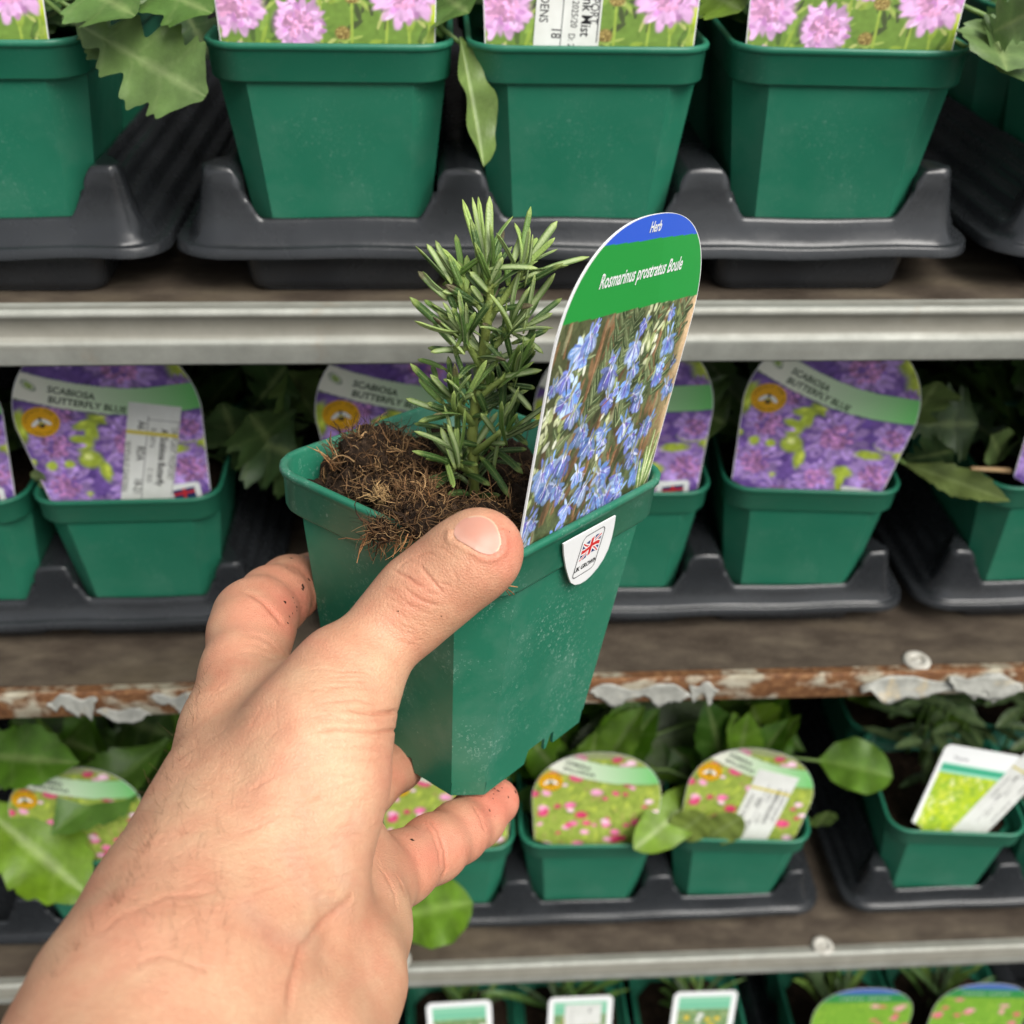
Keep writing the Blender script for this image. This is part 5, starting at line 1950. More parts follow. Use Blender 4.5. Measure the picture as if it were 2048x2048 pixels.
def build_soil():
    n = 110
    g = np.linspace(-.0402, .0402, n)
    X, Y = np.meshgrid(g, g)
    r = np.random.default_rng(31)
    Zs = soil_z(X, Y)
    for _ in range(420):
        cx, cy, s, a = r.uniform(-.043, .043), r.uniform(-.043, .043), r.uniform(.0008, .0035), r.normal(0, .0022)
        Zs += a * np.exp(-((X - cx) ** 2 + (Y - cy) ** 2) / (2 * s * s))
    Zs += r.normal(0, .00035, X.shape)
    m = np.maximum(np.abs(X), np.abs(Y))
    Zs = np.where(m > .0395, np.minimum(Zs, HH - .012), Zs)
    kk = np.minimum(1, .0665 / (np.abs(X) + np.abs(Y) + 1e-9))
    V = held(np.stack([X * kk, Y * kk, Zs], -1).reshape(-1, 3))
    root = thing('potting_compost', 'loose brown fibrous compost heaped in the held pot, spilling over its left rim', 'compost')
    tag(root, kind='stuff')
    obj('compost_surface', V, grid_faces(n, n), MATS['soil'], root)
    pal = np.array([lin(c) for c in ((92, 68, 46), (118, 90, 62), (148, 116, 80), (62, 46, 33), (176, 142, 100), (44, 32, 24), (102, 74, 48), (126, 94, 64))])
    # loose coir over the whole surface
    N = 3000
    x, y = r.uniform(-.042, .042, N), r.uniform(-.042, .042, N)
    st = np.stack([x, y, soil_z(x, y) + r.uniform(-.001, .0012, N)], 1)
    di = r.normal(0, 1, (N, 3))
    di[:, 2] = np.abs(di[:, 2]) * .35
    L = r.uniform(.002, .009, N)
    big = r.uniform(size=N) < .05
    L[big] = r.uniform(.008, .016, big.sum())
    rad = r.uniform(.00007, .00019, N)
    rad[big] *= 1.7
    c = pal[r.integers(0, len(pal), N)] * r.uniform(.6, 1.25, (N, 1))
    a = [strands(st, di, L, rad, c, .55, 1, keep=in_pot)]
    # clumps: tight balls of roots; (local x, y, lift, radius, count, tint)
    cores = []
    for i, (cx, cy, lift, R_, N, tint) in enumerate(((-.0385, -.0150, .0075, .0090, 420, .9), (-.0430, -.0190, .0070, .0070, 300, .8), (-.0480, -.0090, -.0020, .0048, 260, .8), (-.0350, -.0120, .0150, .0046, 200, 1.1), (-.030, -.030, .006, .0080, 260, .9),
                                                     (-.0385, .003, .0050, .0024, 110, 2.1), (-.022, .024, .004, .011, 420, .85), (-.033, .035, .002, .0050, 160, .8), (-.008, .034, .004, .010, 330, .8), (-.032, .012, .004, .008, 300, .9),
                                                     (-.018, -.034, .004, .006, 200, .8), (-.012, .014, .003, .007, 180, .8), (-.024, .002, .003, .006, 180, .9))):
        d = r.normal(0, 1, (N, 3))
        d /= np.linalg.norm(d, axis=1)[:, None]
        rr = R_ * r.uniform(.45, 1, N) ** .5
        cz = (HH - .001 if cx < -.033 and abs(cy) < .03 else soil_z(cx, cy)) + lift * .4
        p = np.stack([cx + d[:, 0] * rr, cy + d[:, 1] * rr, cz + d[:, 2] * rr * .60], 1)
        tang = np.cross(d, r.normal(0, 1, (N, 3))) + d * r.uniform(-.2, .35, (N, 1))
        tang[:, 2] *= .7
        c = pal[r.integers(0, len(pal), N)] * r.uniform(.6, 1.35, (N, 1)) * tint
        if tint > 2:
            c = np.array(lin((190, 156, 108))) * r.uniform(.5, 1.1, (N, 1))
        rad = np.where(r.uniform(size=N) < .12, r.uniform(.00028, .00045, N), r.uniform(.00009, .00022, N))
        a.append(strands(p, tang, r.uniform(.003, .010, N) * (.5 if tint > 2 else 1), rad, np.clip(c, 0, .8), .75, 50 + i, keep=in_pot))
        # the earthy lump the roots are wound round
        th_, ph_ = np.meshgrid(np.linspace(0, np.pi, 12), np.linspace(0, 2 * np.pi, 18, endpoint=False), indexing='ij')
        dd = np.stack([np.sin(th_) * np.cos(ph_), np.sin(th_) * np.sin(ph_), np.cos(th_)], -1)
        rr_ = R_ * .80 * (1 + .20 * np.sin(dd[..., 0] * 7 + i) * np.sin(dd[..., 1] * 8 + 2 * i) + r.normal(0, .09, th_.shape))
        v = dd * rr_[..., None] * np.array([1, 1, .62]) + np.array([cx, cy, cz])
        if cx < -.037:
            v[..., 0] = np.where((v[..., 2] < HH + .0005) & (v[..., 0] > -.0465), np.maximum(v[..., 0], -.0402) if cx > -.044 else np.minimum(v[..., 0], -.0466), v[..., 0])
        cores.append((held(v.reshape(-1, 3)), grid_faces(12, 18, True).tolist()))
    v, f = merge(cores)
    o = obj('compost_lumps', v, f, MATS['soil'], root)
    o['kind'] = 'stuff'
    # roots hanging over the rim, and single upright straws
    spec = [((-.0490, -.0105, HH - .002), (-.3, .0, -1), .011), ((-.0490, -.0065, HH - .002), (-.5, .3, -1), .012), ((-.0485, -.0150, HH - .001), (-.3, .1, -1), .008), ((-.0485, -.0185, HH + .001), (-.4, -.2, -1), .009),
            ((-.030, .030, HH - .003), (-.2, .3, 1), .013), ((-.028, .028, HH - .003), (.15, .25, 1), .011), ((-.020, .034, HH - .003), (-.1, -.1, 1), .010), ((-.026, .033, HH - .003), (-.3, .1, 1), .014),
            ((.000, -.010, HH - .010), (-.3, .1, 1), .016), ((-.012, -.018, HH - .009), (.3, .6, .7), .014), ((-.002, -.026, HH - .010), (.7, -.1, .5), .013), ((-.030, -.036, HH - .002), (.5, -.5, .3), .008), ((-.0455, -.0445, HH - .001), (.6, -.5, -.5), .007),
            ((-.0445, -.0452, HH - .003), (.7, -.6, -.7), .0075), ((-.034, -.012, HH + .004), (-.9, .3, .5), .010), ((-.036, -.016, HH + .004), (-.2, .4, .9), .006)]
    st = np.array([q[0] for q in spec for _ in range(4)]) + r.normal(0, .0006, (len(spec) * 4, 3))
    di = np.array([q[1] for q in spec for _ in range(4)]) + r.normal(0, .22, (len(spec) * 4, 3))
    L = np.array([q[2] for q in spec for _ in range(4)]) * r.uniform(.5, 1.05, len(spec) * 4)
    c = np.array([lin(((176, 128, 84), (140, 98, 62), (112, 78, 50))[i % 3]) for i in range(len(st))])
    a.append(strands(st, di, L, r.uniform(.00014, .00034, len(st)), c, .22, 7, 7, 5))
    k = 0
    VV, FF, CC = [], [], []
    for v, f, c in a:
        if f.shape[1] == 4:
            VV.append(held(v)); FF.append(f + k); CC.append(c); k += len(v)
    o = obj('coir_fibres', np.concatenate(VV), np.concatenate(FF), MATS['fibre'], root, cols=np.concatenate(CC))
    o['kind'] = 'stuff'
    # crumbs
    N = 3200
    x, y = r.uniform(-.038, .038, N), r.uniform(-.038, .038, N)
    kk = np.minimum(1, .062 / (np.abs(x) + np.abs(y)))
    x, y = x * kk, y * kk
    oc = np.array([(1, 0, 0), (-1, 0, 0), (0, 1, 0), (0, -1, 0), (0, 0, 1), (0, 0, -1)], float)
    of = np.array([(0, 2, 4), (2, 1, 4), (1, 3, 4), (3, 0, 4), (2, 0, 5), (1, 2, 5), (3, 1, 5), (0, 3, 5)])
    s = r.uniform(.0004, .0014, N)
    s[:170] = r.uniform(.0014, .0028, 170)
    V = oc[None] * r.uniform(.6, 1.3, (N, 6, 1)) * s[:, None, None] + np.stack([x, y, soil_z(x, y) + s * .3], 1)[:, None]
    Fc = (of[None] + (np.arange(N) * 6)[:, None, None]).reshape(-1, 3)
    o = obj('compost_crumbs', held(V.reshape(-1, 3)), Fc, MATS['soil'], root, smooth=False)
    o['kind'] = 'stuff'


build_soil()


# ------------------------------------------------------------------ rosemary
def stem_depth(v):
    return .3385 - .0355 * (993 - v) / 485.0


GR_D, GR_M, GR_L, GR_Y = lin((60, 92, 38)), lin((98, 132, 58)), lin((160, 188, 100)), lin((182, 200, 106))
PALE = lin((176, 194, 136))


def needle(base, tip, width, face, bend, roll, tone, flip, tipbrown, seed):
    """one rosemary leaf: narrow, blunt, edges rolled under, grooved above, pale felted strip below"""
    q = np.random.default_rng(seed)
    n = 11
    t = np.linspace(0, 1, n)
    ax = tip - base
    L = np.linalg.norm(ax)
    ax = ax / L
    nrm = face - ax * (face @ ax)
    nrm = unit(nrm)
    side = np.cross(nrm, ax)
    c, s = math.cos(roll), math.sin(roll)
    nrm, side = c * nrm + s * side, -s * nrm + c * side
    P = base[None] + ax[None] * (t * L)[:, None] + nrm[None] * (bend * L * (np.sin(np.pi * t)))[:, None]
    w = width * np.interp(t, [0, .06, .18, .5, .82, .93, .98, 1], [.42, .50, .78, 1, .92, .70, .42, .12])
    prof = np.array([(-1, -.12), (-.86, .26), (-.42, .44), (-.10, .34), (0, .22), (.10, .34), (.42, .44), (.86, .26), (1, -.12), (.80, -.40), (.34, -.34), (0, -.20), (-.34, -.34), (-.80, -.40)])
    if flip:
        prof = prof * np.array([1, -1])
        prof = prof[::-1]
    tn = np.gradient(P, axis=0)
    tn /= np.linalg.norm(tn, axis=1)[:, None]
    nn = np.cross(tn, side[None])
    nn = -nn if (nn @ nrm).mean() < 0 else nn
    V = P[:, None] + w[:, None, None] * (prof[None, :, 0, None] * side[None, None] + prof[None, :, 1, None] * nn[:, None] * .95)
    m = len(prof)
    g0 = {'d': GR_D, 'm': GR_M, 'l': GR_L}[tone] * q.uniform(.82, 1.15)
    edge = PALE * .85
    order = [edge * .6 + g0 * .4, g0, g0, g0 * .85 + PALE * .15, GR_L * .5 + g0 * .5, g0 * .85 + PALE * .15, g0, g0, edge * .6 + g0 * .4, g0 * .9, PALE, PALE * 1.05, PALE, g0 * .9]
    if flip:
        order = order[::-1]
    C = np.repeat(np.array(order)[None], n, 0)
    C[:2] = C[:2] * .5 + GR_Y * .5
    if tipbrown:
        C[-3:] = C[-3:] * .3 + lin((112, 88, 74)) * .7
    else:
        C[-2:] = C[-2:] * .6 + GR_Y * .4
    f = grid_faces(n, m, True).tolist() + [[(n - 1) * m + i for i in range(m)], list(range(m))[::-1]]
    return V.reshape(-1, 3), f, C.reshape(-1, 3)


def build_rosemary():
    root = thing('rosemary_plant', 'young upright rosemary growing in the held pot', 'plant', held((0, 0, HH - .012)))
    org = np.array(root.location)
    cam_dir = -MC[2]
    za = lambda x, y: (780 + .207 * x, 380 + .207 * y)
    zb = lambda x, y: (780 + .1967 * x, 680 + .1967 * y)
    # woody stem and side shoots
    sp = [(949, 998), (948, 960), (946, 915), (944, 870), (951, 808), (961, 749), (967, 700), (975, 640), (981, 600), (978, 566)]
    P = np.array([W(u, v, stem_depth(v)) for u, v in sp])
    tt = np.linspace(0, 1, len(sp))
    ti = np.linspace(0, 1, 40)
    Pi = np.stack([np.interp(ti, tt, P[:, k]) for k in range(3)], 1)
    rad = np.interp(ti, [0, .3, .8, 1], [.0017, .0016, .0014, .0011]) * (1 + .10 * np.sin(ti * 60))
    v, f = tube(Pi - org, rad, 8)
    col = np.tile(lin((150, 164, 84)), (len(v), 1)) * np.random.default_rng(2).uniform(.85, 1.1, (len(v), 1))
    stem = obj('stem', v, f, MATS['needle'], root, cols=col)
    sh = [((975, 640), (1008, 597), (1046, 540), 0), ((963, 735), (945, 705), (927, 676), -.006), ((965, 715), (992, 690), (1020, 660), -.004), ((952, 800), (985, 772), (1022, 748), -.006),
          ((948, 850), (930, 828), (913, 806), -.010), ((946, 908), (972, 888), (1003, 862), -.012), ((948, 950), (926, 936), (906, 922), -.012), ((975, 640), (950, 600), (920, 560), .004), ((980, 585), (978, 566), (976, 545), 0)]
    for i, (a, b, c, dd) in enumerate(sh):
        q = np.array([W(*a, stem_depth(a[1])), W(*b, stem_depth(b[1]) + dd * .5), W(*c, stem_depth(c[1]) + dd)])
        qi = np.stack([np.interp(np.linspace(0, 2, 9), [0, 1, 2], q[:, k]) for k in range(3)], 1)
        v, f = tube(qi - org, np.linspace(.0012, .0008, 9), 7)
        obj('shoot', v, f, MATS['needle'], root, cols=np.tile(lin((158, 178, 96)), (len(v), 1)))
    A = [  # base, tip (positions as read in the photograph), width mm, tone, depth of tip (mm, - nearer), underside shown, brown tip, bend
        (za, 945, 880, 700, 90, 2.3, 'l', 2, 0, 0, .03), (za, 950, 880, 795, 70, 2.2, 'l', 3, 1, 0, 0), (za, 955, 880, 852, 65, 2.1, 'l', 6, 0, 0, .02), (za, 950, 870, 962, 60, 2.9, 'l', -2, 1, 0, 0),
        (za, 935, 910, 780, 280, 2.3, 'd', -6, 0, 0, .04), (za, 985, 800, 1095, 370, 2.3, 'd', 4, 0, 1, .03), (za, 960, 920, 1090, 650, 2.5, 'm', -6, 1, 0, .04), (za, 960, 900, 1078, 600, 2.0, 'm', -2, 0, 0, .04),
        (za, 985, 955, 1430, 685, 2.0, 'd', -8, 0, 0, .08), (za, 950, 985, 770, 790, 2.4, 'm', -5, 1, 0, .04), (za, 900, 1085, 780, 925, 2.2, 'm', -7, 1, 0, .03), (za, 705, 960, 570, 640, 2.3, 'm', -3, 0, 0, .03),
        (za, 595, 905, 355, 520, 2.2, 'm', 2, 1, 0, .03), (za, 600, 890, 530, 650, 1.8, 'm', 4, 0, 0, .02), (za, 705, 905, 635, 430, 2.4, 'm', 6, 0, 0, .03), (za, 740, 985, 745, 630, 2.4, 'l', 2, 0, 0, .02),
        (za, 850, 850, 800, 700, 2.3, 'l', 7, 0, 0, .02), (za, 555, 1065, 270, 785, 2.3, 'm', 3, 1, 1, .05), (za, 855, 1105, 535, 915, 2.5, 'd', -4, 0, 1, -.05), (za, 690, 1440, 190, 1035, 3.0, 'd', -9, 0, 0, -.05),
        (za, 560, 1250, 330, 1060, 2.2, 'm', 2, 0, 0, .03), (za, 640, 1180, 560, 985, 2.3, 'd', -2, 0, 0, .03), (za, 722, 1405, 510, 1085, 2.2, 'm', -5, 1, 0, .02), (za, 728, 1405, 600, 1135, 2.4, 'd', -8, 0, 0, .03),
        (za, 742, 1440, 1005, 1040, 2.4, 'd', -12, 0, 0, .12), (za, 1240, 875, 1925, 645, 2.2, 'm', 3, 1, 0, .06), (za, 1180, 725, 1280, 430, 2.6, 'l', 5, 1, 0, .03), (za, 1265, 700, 1360, 160, 2.2, 'm', 2, 0, 0, -.05),
        (za, 1320, 660, 1420, 460, 2.0, 'l', 8, 0, 0, .02), (za, 1325, 700, 1615, 300, 2.7, 'm', -2, 1, 0, .03), (za, 1140, 925, 1135, 720, 2.4, 'm', -2, 0, 0, .03), (za, 1000, 1165, 1380, 1115, 2.4, 'd', -7, 0, 1, .04),
        (za, 990, 1145, 1060, 1040, 2.0, 'm', -4, 1, 0, .02), (za, 1150, 1365, 1595, 805, 2.4, 'm', -4, 1, 0, -.17), (za, 1200, 1315, 1395, 800, 2.0, 'd', 5, 0, 0, -.06), (za, 1310, 1260, 1470, 950, 1.1, 'd', 6, 0, 1, -.10),
        (za, 1350, 1290, 1660, 1045, 2.1, 'd', 3, 0, 0, .03), (za, 1300, 1320, 1570, 1190, 2.0, 'm', -2, 1, 0, .03), (za, 1175, 1485, 1530, 1345, 2.3, 'd', 4, 0, 0, .04), (za, 1170, 1640, 1090, 1310, 2.3, 'd', -9, 0, 0, .05),
        (za, 1240, 1640, 1405, 1300, 2.4, 'd', -6, 0, 0, .03), (za, 1250, 1640, 1400, 1490, 2.2, 'm', -9, 1, 0, .02), (za, 1180, 1385, 1480, 1580, 2.2, 'm', -2, 1, 0, .10), (za, 1060, 1405, 895, 1290, 2.4, 'd', -8, 0, 1, .05),
        (za, 1030, 1620, 975, 1385, 2.6, 'd', -5, 0, 0, .03), (za, 600, 1500, 420, 1290, 2.0, 'm', 6, 0, 0, .03), (za, 755, 1530, 390, 1565, 2.1, 'm', -4, 1, 0, .08), (za, 720, 1575, 365, 1525, 2.3, 'd', 3, 0, 0, .05),
        (za, 745, 1390, 770, 1080, 2.6, 'd', 4, 0, 0, .03), (za, 640, 1450, 470, 1180, 2.2, 'm', 8, 0, 0, .03), (za, 880, 1250, 620, 1000, 2.2, 'm', 8, 1, 0, .03), (za, 1060, 1000, 1290, 900, 2.0, 'm', 8, 0, 0, .03),
        (zb, 670, 645, 205, 240, 3.0, 'd', -9, 0, 0, -.05), (zb, 660, 610, 410, 350, 2.3, 'm', -7, 1, 0, .03), (zb, 655, 570, 590, 165, 2.3, 'd', -6, 0, 0, .03), (zb, 635, 570, 597, 330, 2.2, 'd', -9, 0, 0, .02),
        (zb, 690, 625, 632, 370, 2.1, 'm', -11, 1, 0, .02), (zb, 695, 655, 850, 545, 2.4, 'd', -13, 1, 0, .05), (zb, 570, 300, 280, 195, 2.1, 'm', 6, 0, 0, .05), (zb, 480, 400, 430, 260, 2.0, 'm', 8, 0, 0, .03),
        (zb, 560, 745, 160, 595, 2.2, 'm', 0, 1, 0, .05), (zb, 650, 745, 375, 640, 2.4, 'd', -4, 0, 0, .05), (zb, 560, 660, 390, 490, 2.2, 'm', 4, 0, 0, .03), (zb, 520, 640, 290, 390, 2.2, 'm', 6, 0, 0, .05),
        (zb, 665, 750, 290, 830, 2.3, 'd', -9, 0, 0, .07), (zb, 680, 1165, 680, 690, 2.6, 'd', -11, 0, 0, .04), (zb, 645, 1245, 415, 965, 2.4, 'd', -8, 1, 0, .03), (zb, 660, 1225, 590, 990, 2.3, 'm', -10, 1, 0, .02),
        (zb, 655, 1305, 345, 1150, 2.5, 'd', -2, 0, 0, .05), (zb, 655, 1325, 360, 1435, 2.7, 'd', -7, 0, 0, .10), (zb, 695, 1250, 890, 1272, 2.5, 'd', -10, 0, 0, .04), (zb, 750, 1360, 1015, 1480, 3.0, 'd', -9, 0, 0, .07),
        (zb, 720, 1400, 440, 1510, 2.8, 'd', -8, 0, 0, .12), (zb, 830, 1590, 580, 1570, 2.6, 'd', -9, 0, 0, .14), (zb, 880, 1580, 1120, 1575, 2.6, 'd', -8, 0, 0, .16), (zb, 910, 1180, 1225, 1610, 2.7, 'd', -11, 0, 0, .12),
        (zb, 1015, 1085, 1350, 1360, 3.1, 'd', -9, 0, 0, .05), (zb, 1000, 1055, 1190, 1055, 2.2, 'm', -11, 1, 0, .03), (zb, 1165, 945, 1400, 1070, 2.7, 'd', -8, 0, 0, .12), (zb, 1080, 965, 922, 745, 2.3, 'm', -10, 1, 0, .03),
        (zb, 1120, 930, 1220, 625, 2.7, 'm', -9, 1, 0, .04), (zb, 1135, 890, 1150, 320, 2.8, 'd', -6, 0, 0, .03), (zb, 1175, 870, 1325, 580, 2.3, 'd', -6, 0, 0, .03), (zb, 1200, 470, 1440, 720, 2.5, 'd', -6, 1, 0, .06),
        (zb, 1020, 480, 690, 462, 2.4, 'd', -6, 0, 0, .03), (zb, 985, 760, 880, 505, 2.8, 'd', -6, 0, 0, .06), (zb, 1215, 345, 1525, 320, 2.4, 'd', -8, 1, 0, .12), (zb, 890, 185, 1175, 205, 3.0, 'd', -9, 0, 1, .05),
        (zb, 1200, 450, 1475, 490, 2.2, 'd', 2, 0, 0, .04), (zb, 1010, 485, 970, 280, 1.9, 'm', -4, 0, 0, .02), (zb, 1030, 465, 1045, 320, 1.8, 'm', -7, 1, 0, .02), (zb, 885, 260, 690, 400, 2.4, 'd', -7, 0, 0, .20),
        (zb, 830, 860, 400, 860, 2.2, 'd', -2, 0, 0, -.12), (zb, 905, 1075, 700, 1035, 2.4, 'd', -6, 0, 0, .04), (zb, 1235, 335, 1475, 60, 2.4, 'm', -8, 1, 0, .03), (zb, 1275, 335, 1480, 110, 2.2, 'd', -5, 0, 0, .03),
        (zb, 735, 1210, 800, 1110, 2.4, 'd', -4, 0, 0, .03), (zb, 420, 1000, 350, 780, 1.9, 'd', 6, 0, 0, .03), (zb, 1320, 930, 1240, 700, 2.4, 'd', 4, 0, 0, .03), (zb, 900, 640, 1110, 700, 2.2, 'd', 6, 0, 0, .08),
        (zb, 830, 780, 990, 760, 2.4, 'd', -6, 0, 0, .03), (zb, 1300, 980, 1440, 760, 2.4, 'd', 6, 0, 0, .03), (zb, 1050, 1130, 1390, 1110, 2.2, 'd', 4, 0, 0, .03), (zb, 1000, 1230, 1340, 1270, 2.2, 'd', 6, 0, 0, .03),
        (zb, 640, 1200, 260, 1230, 2.0, 'm', 6, 0, 0, .03), (zb, 600, 900, 240, 850, 2.0, 'd', 6, 0, 0, .03), (zb, 700, 960, 330, 980, 2.2, 'd', 3, 0, 0, .04), (zb, 820, 420, 780, 250, 2.0, 'd', 6, 0, 0, .03),
        (zb, 880, 850, 1100, 620, 2.2, 'd', 8, 0, 0, .03), (zb, 700, 480, 540, 400, 1.6, 'm', -3, 0, 0, .12), (zb, 1080, 230, 1130, 420, 2.6, 'd', 2, 0, 0, .03), (zb, 760, 300, 830, 520, 2.2, 'm', 6, 0, 0, .03),
    ]
    r = np.random.default_rng(77)
    for i, (zf, bx, by, tx, ty, wd, tone, dz, flip, brown, bend) in enumerate(A):
        b, tpx = zf(bx, by), zf(tx, ty)
        d0 = stem_depth(b[1]) + (dz * .25) * .001
        pb, pt = W(*b, d0), W(*tpx, d0 + dz * .001)
        face = cam_dir + np.array([0, 0, .45]) + r.normal(0, .18, 3)
        v, f, c = needle(pb, pt, wd * .00043, face, bend * r.choice([1, 1, .7]), r.normal(0, .38), tone, bool(flip), bool(brown), 300 + i)
        obj('leaf', v - org, f, MATS['needle'], root, cols=c)
    # foliage on the far side of the stem
    ends = [np.array(W(*c_, stem_depth(c_[1]) + d_)) for _, _, c_, d_ in sh]
    for i in range(84):     # young leaves round the shoot tips
        e = ends[i % len(ends)] + r.normal(0, .0016, 3)
        st_ = np.array([np.interp(np.clip((e[2] - P[0, 2]) / (P[-1, 2] - P[0, 2]), 0, 1), tt, P[:, k]) for k in range(3)])
        o_ = e - st_
        o_[2] = 0
        d = unit(unit(o_ + 1e-5) * r.uniform(.1, .9) + np.array([0, 0, r.uniform(.3, 1.3)]) + r.normal(0, .45, 3))
        L = r.uniform(.007, .017)
        v, f, c = needle(e - d * .003, e + d * L, r.uniform(.0007, .00105), -MC[2] + r.normal(0, .5, 3), r.uniform(-.05, .12), r.normal(0, .5), 'm' if r.uniform() < .6 else 'l' if r.uniform() < .4 else 'd', r.uniform() < .4, r.uniform() < .08, 800 + i)
        obj('leaf', v - org, f, MATS['needle'], root, cols=c)
    for i in range(60):
        t = r.uniform(.05, .97)
        b = np.array([np.interp(t, tt, P[:, k]) for k in range(3)])
        a = r.uniform(0, 2 * np.pi)
        out_ = np.array([math.cos(a), abs(math.sin(a)) * .9 + .1, r.uniform(.1, 1.0)])
        L = r.uniform(.010, .019)
        v, f, c = needle(b, b + unit(out_) * L, r.uniform(.0010, .00125), np.array([0, 0, 1.0]) + r.normal(0, .3, 3), r.uniform(-.05, .1), r.normal(0, .5), 'd' if r.uniform() < .6 else 'm', r.uniform() < .3, False, 600 + i)
        obj('leaf', v - org, f, MATS['needle'], root, cols=c)


build_rosemary()


# ------------------------------------------------------------------ leaves of the plants on the shelves
def blade(base, tip, width, up, kind='lobed', droop=.12, fold=.25, wave=.10, roll=0.0, tone=(84, 124, 58), seed=0, rib=(170, 190, 120)):
    """a leaf: curved midrib, outline by kind, folded along the rib and waved at the margin; real two-sided sheet"""
    q = np.random.default_rng(seed)
    n, m = (90, 13) if kind == 'lobed' else (52, 11) if kind == 'broad' else (30, 11)
    t = np.linspace(0, 1, n)
    ax = tip - base
    L = np.linalg.norm(ax)
    ax = ax / L
    nr = unit(up - ax * (up @ ax))
    sd = np.cross(ax, nr)
    c, s = math.cos(roll), math.sin(roll)
    nr, sd = c * nr + s * sd, -s * nr + c * sd
    if kind == 'lobed':          # scabious: narrow stalk, deep rounded lobes, broad toothed end
        h = np.interp(t, [0, .10, .25, .45, .70, .88, 1], [.07, .10, .42, .72, 1.0, .80, .10])
        lob = .5 + .5 * np.cos(t * 2 * np.pi * 4.6 + .9)
        h = h * (1 - np.interp(t, [0, .2, .6, .8, 1], [.3, .62, .45, .25, .2]) * (1 - lob) ** 2.2) * (1 + .06 * np.cos(t * 2 * np.pi * 13.8 + .9))
    elif kind == 'broad':        # broad, softly toothed
        h = np.interp(t, [0, .08, .25, .45, .62, .80, 1], [.10, .15, .52, .90, 1.0, .72, .01]) * (1 + .16 * (((t * 8.5) % 1.0) - .5) * np.interp(t, [0, .2, .3, 1], [0, 0, 1, 1]))
    elif kind == 'oval':
        h = np.interp(t, [0, .06, .2, .45, .7, .88, .96, 1], [.08, .22, .72, 1.0, .96, .66, .36, .02])
    else:                        # narrow
        h = np.interp(t, [0, .1, .4, .7, .9, 1], [.25, .5, 1.0, .85, .45, .03])
    hw = width * .5 * h
    u = np.linspace(-1, 1, m)
    P = base[None] + ax[None] * (t * L)[:, None] - np.array([0, 0, 1.0])[None] * (droop * L * t ** 2.2)[:, None]
    ph = q.uniform(0, 6)
    V = P[:, None] + sd[None, None] * (hw[:, None] * u[None])[..., None]
    lift = np.abs(u)[None] * hw[:, None] * fold + wave * width * (np.abs(u) ** 2)[None] * np.sin(t * 15 + ph)[:, None] * np.sign(u)[None] ** 2 * h[:, None]
    V = V + nr[None, None] * lift[..., None]
    col = np.array(lin(tone)) * q.uniform(.85, 1.15) * .70
    C = np.zeros((n, m, 3)) + col
    vein = np.exp(-(np.abs(u)[None] / .09) ** 2) + .30 * np.clip(np.sin((t[:, None] * 15 - np.abs(u)[None] * 2.2) * 2.0), 0, 1) ** 8 * (np.abs(u)[None] < .85)
    C = C * (1 - .55 * np.clip(vein, 0, 1)[..., None]) + np.array(lin(rib)) * .75 * (.55 * np.clip(vein, 0, 1)[..., None])
    C *= (1 + .10 * np.sin(t * 23 + ph))[:, None, None]
    V = V.reshape(-1, 3)
    return V, grid_faces(n, m), C.reshape(-1, 3)


class Plant:
    def __init__(self, pot, name, label, group=None):
        self.loc = np.array(pot.location) + np.array([0, 0, .078])
        self.o = thing(name, label, 'plant', self.loc, group)
        self.k = 0

    def leaf(self, base, tip, width, up=(0, -.4, 1), **kw):
        self.k += 1
        v, f, c = blade(np.array(base), np.array(tip), width, np.array(up, float), seed=hash((self.o.name, self.k)) % 100000 if False else self.k * 37 + int(abs(self.loc[0]) * 1e4) % 991, **kw)
        obj('leaf', v - self.loc, f, MATS['leaf'], self.o, cols=c)

    def sleaf(self, base, tip, width, **kw):
        self.leaf(base, tip, width, **kw)
        a, b = self.loc + np.array([0, .012, .002]), np.array(base)
        d = np.linalg.norm(b - a)
        if .02 < d < .16:
            up_ = np.array([0, 0, .25 * d])
            self.stalk([a, a * .7 + b * .3 + up_ * .8, a * .35 + b * .65 + up_ * .7, b + (np.array(tip) - b) * .05], .0011, .0009)

    def stalk(self, pts, r0, r1, tone=(120, 150, 80)):
        p = np.array(pts) - self.loc
        v, f = tube(p, np.linspace(r0, r1, len(p)), 6)
        obj('stalk', v, f, MATS['leaf'], self.o, cols=np.tile(lin(tone), (len(v), 1)))

    def rosette(self, n, lmin, lmax, width, kind, tones, seed, rise=(.25, 1.0), back=.3, **kw):
        r = np.random.default_rng(seed)
        for i in range(n):
            a = i * 2.4 + r.uniform(-.4, .4)
            d = unit([math.cos(a), math.sin(a) * .8 + back, r.uniform(*rise)])
            L = r.uniform(lmin, lmax)
            b = self.loc + np.array([math.cos(a) * .006, math.sin(a) * .006 + .006, 0])
            tp = b + d * L
            tp[2] = min(tp[2], self.loc[2] + kw.get('ceil', .085))
            self.leaf(b, tp, width * r.uniform(.75, 1.15), up=(0, -.5, 1), kind=kind, droop=r.uniform(.05, .35), fold=r.uniform(.1, .4), wave=r.uniform(.04, .12), roll=r.normal(0, .35), tone=tones[r.integers(len(tones))])


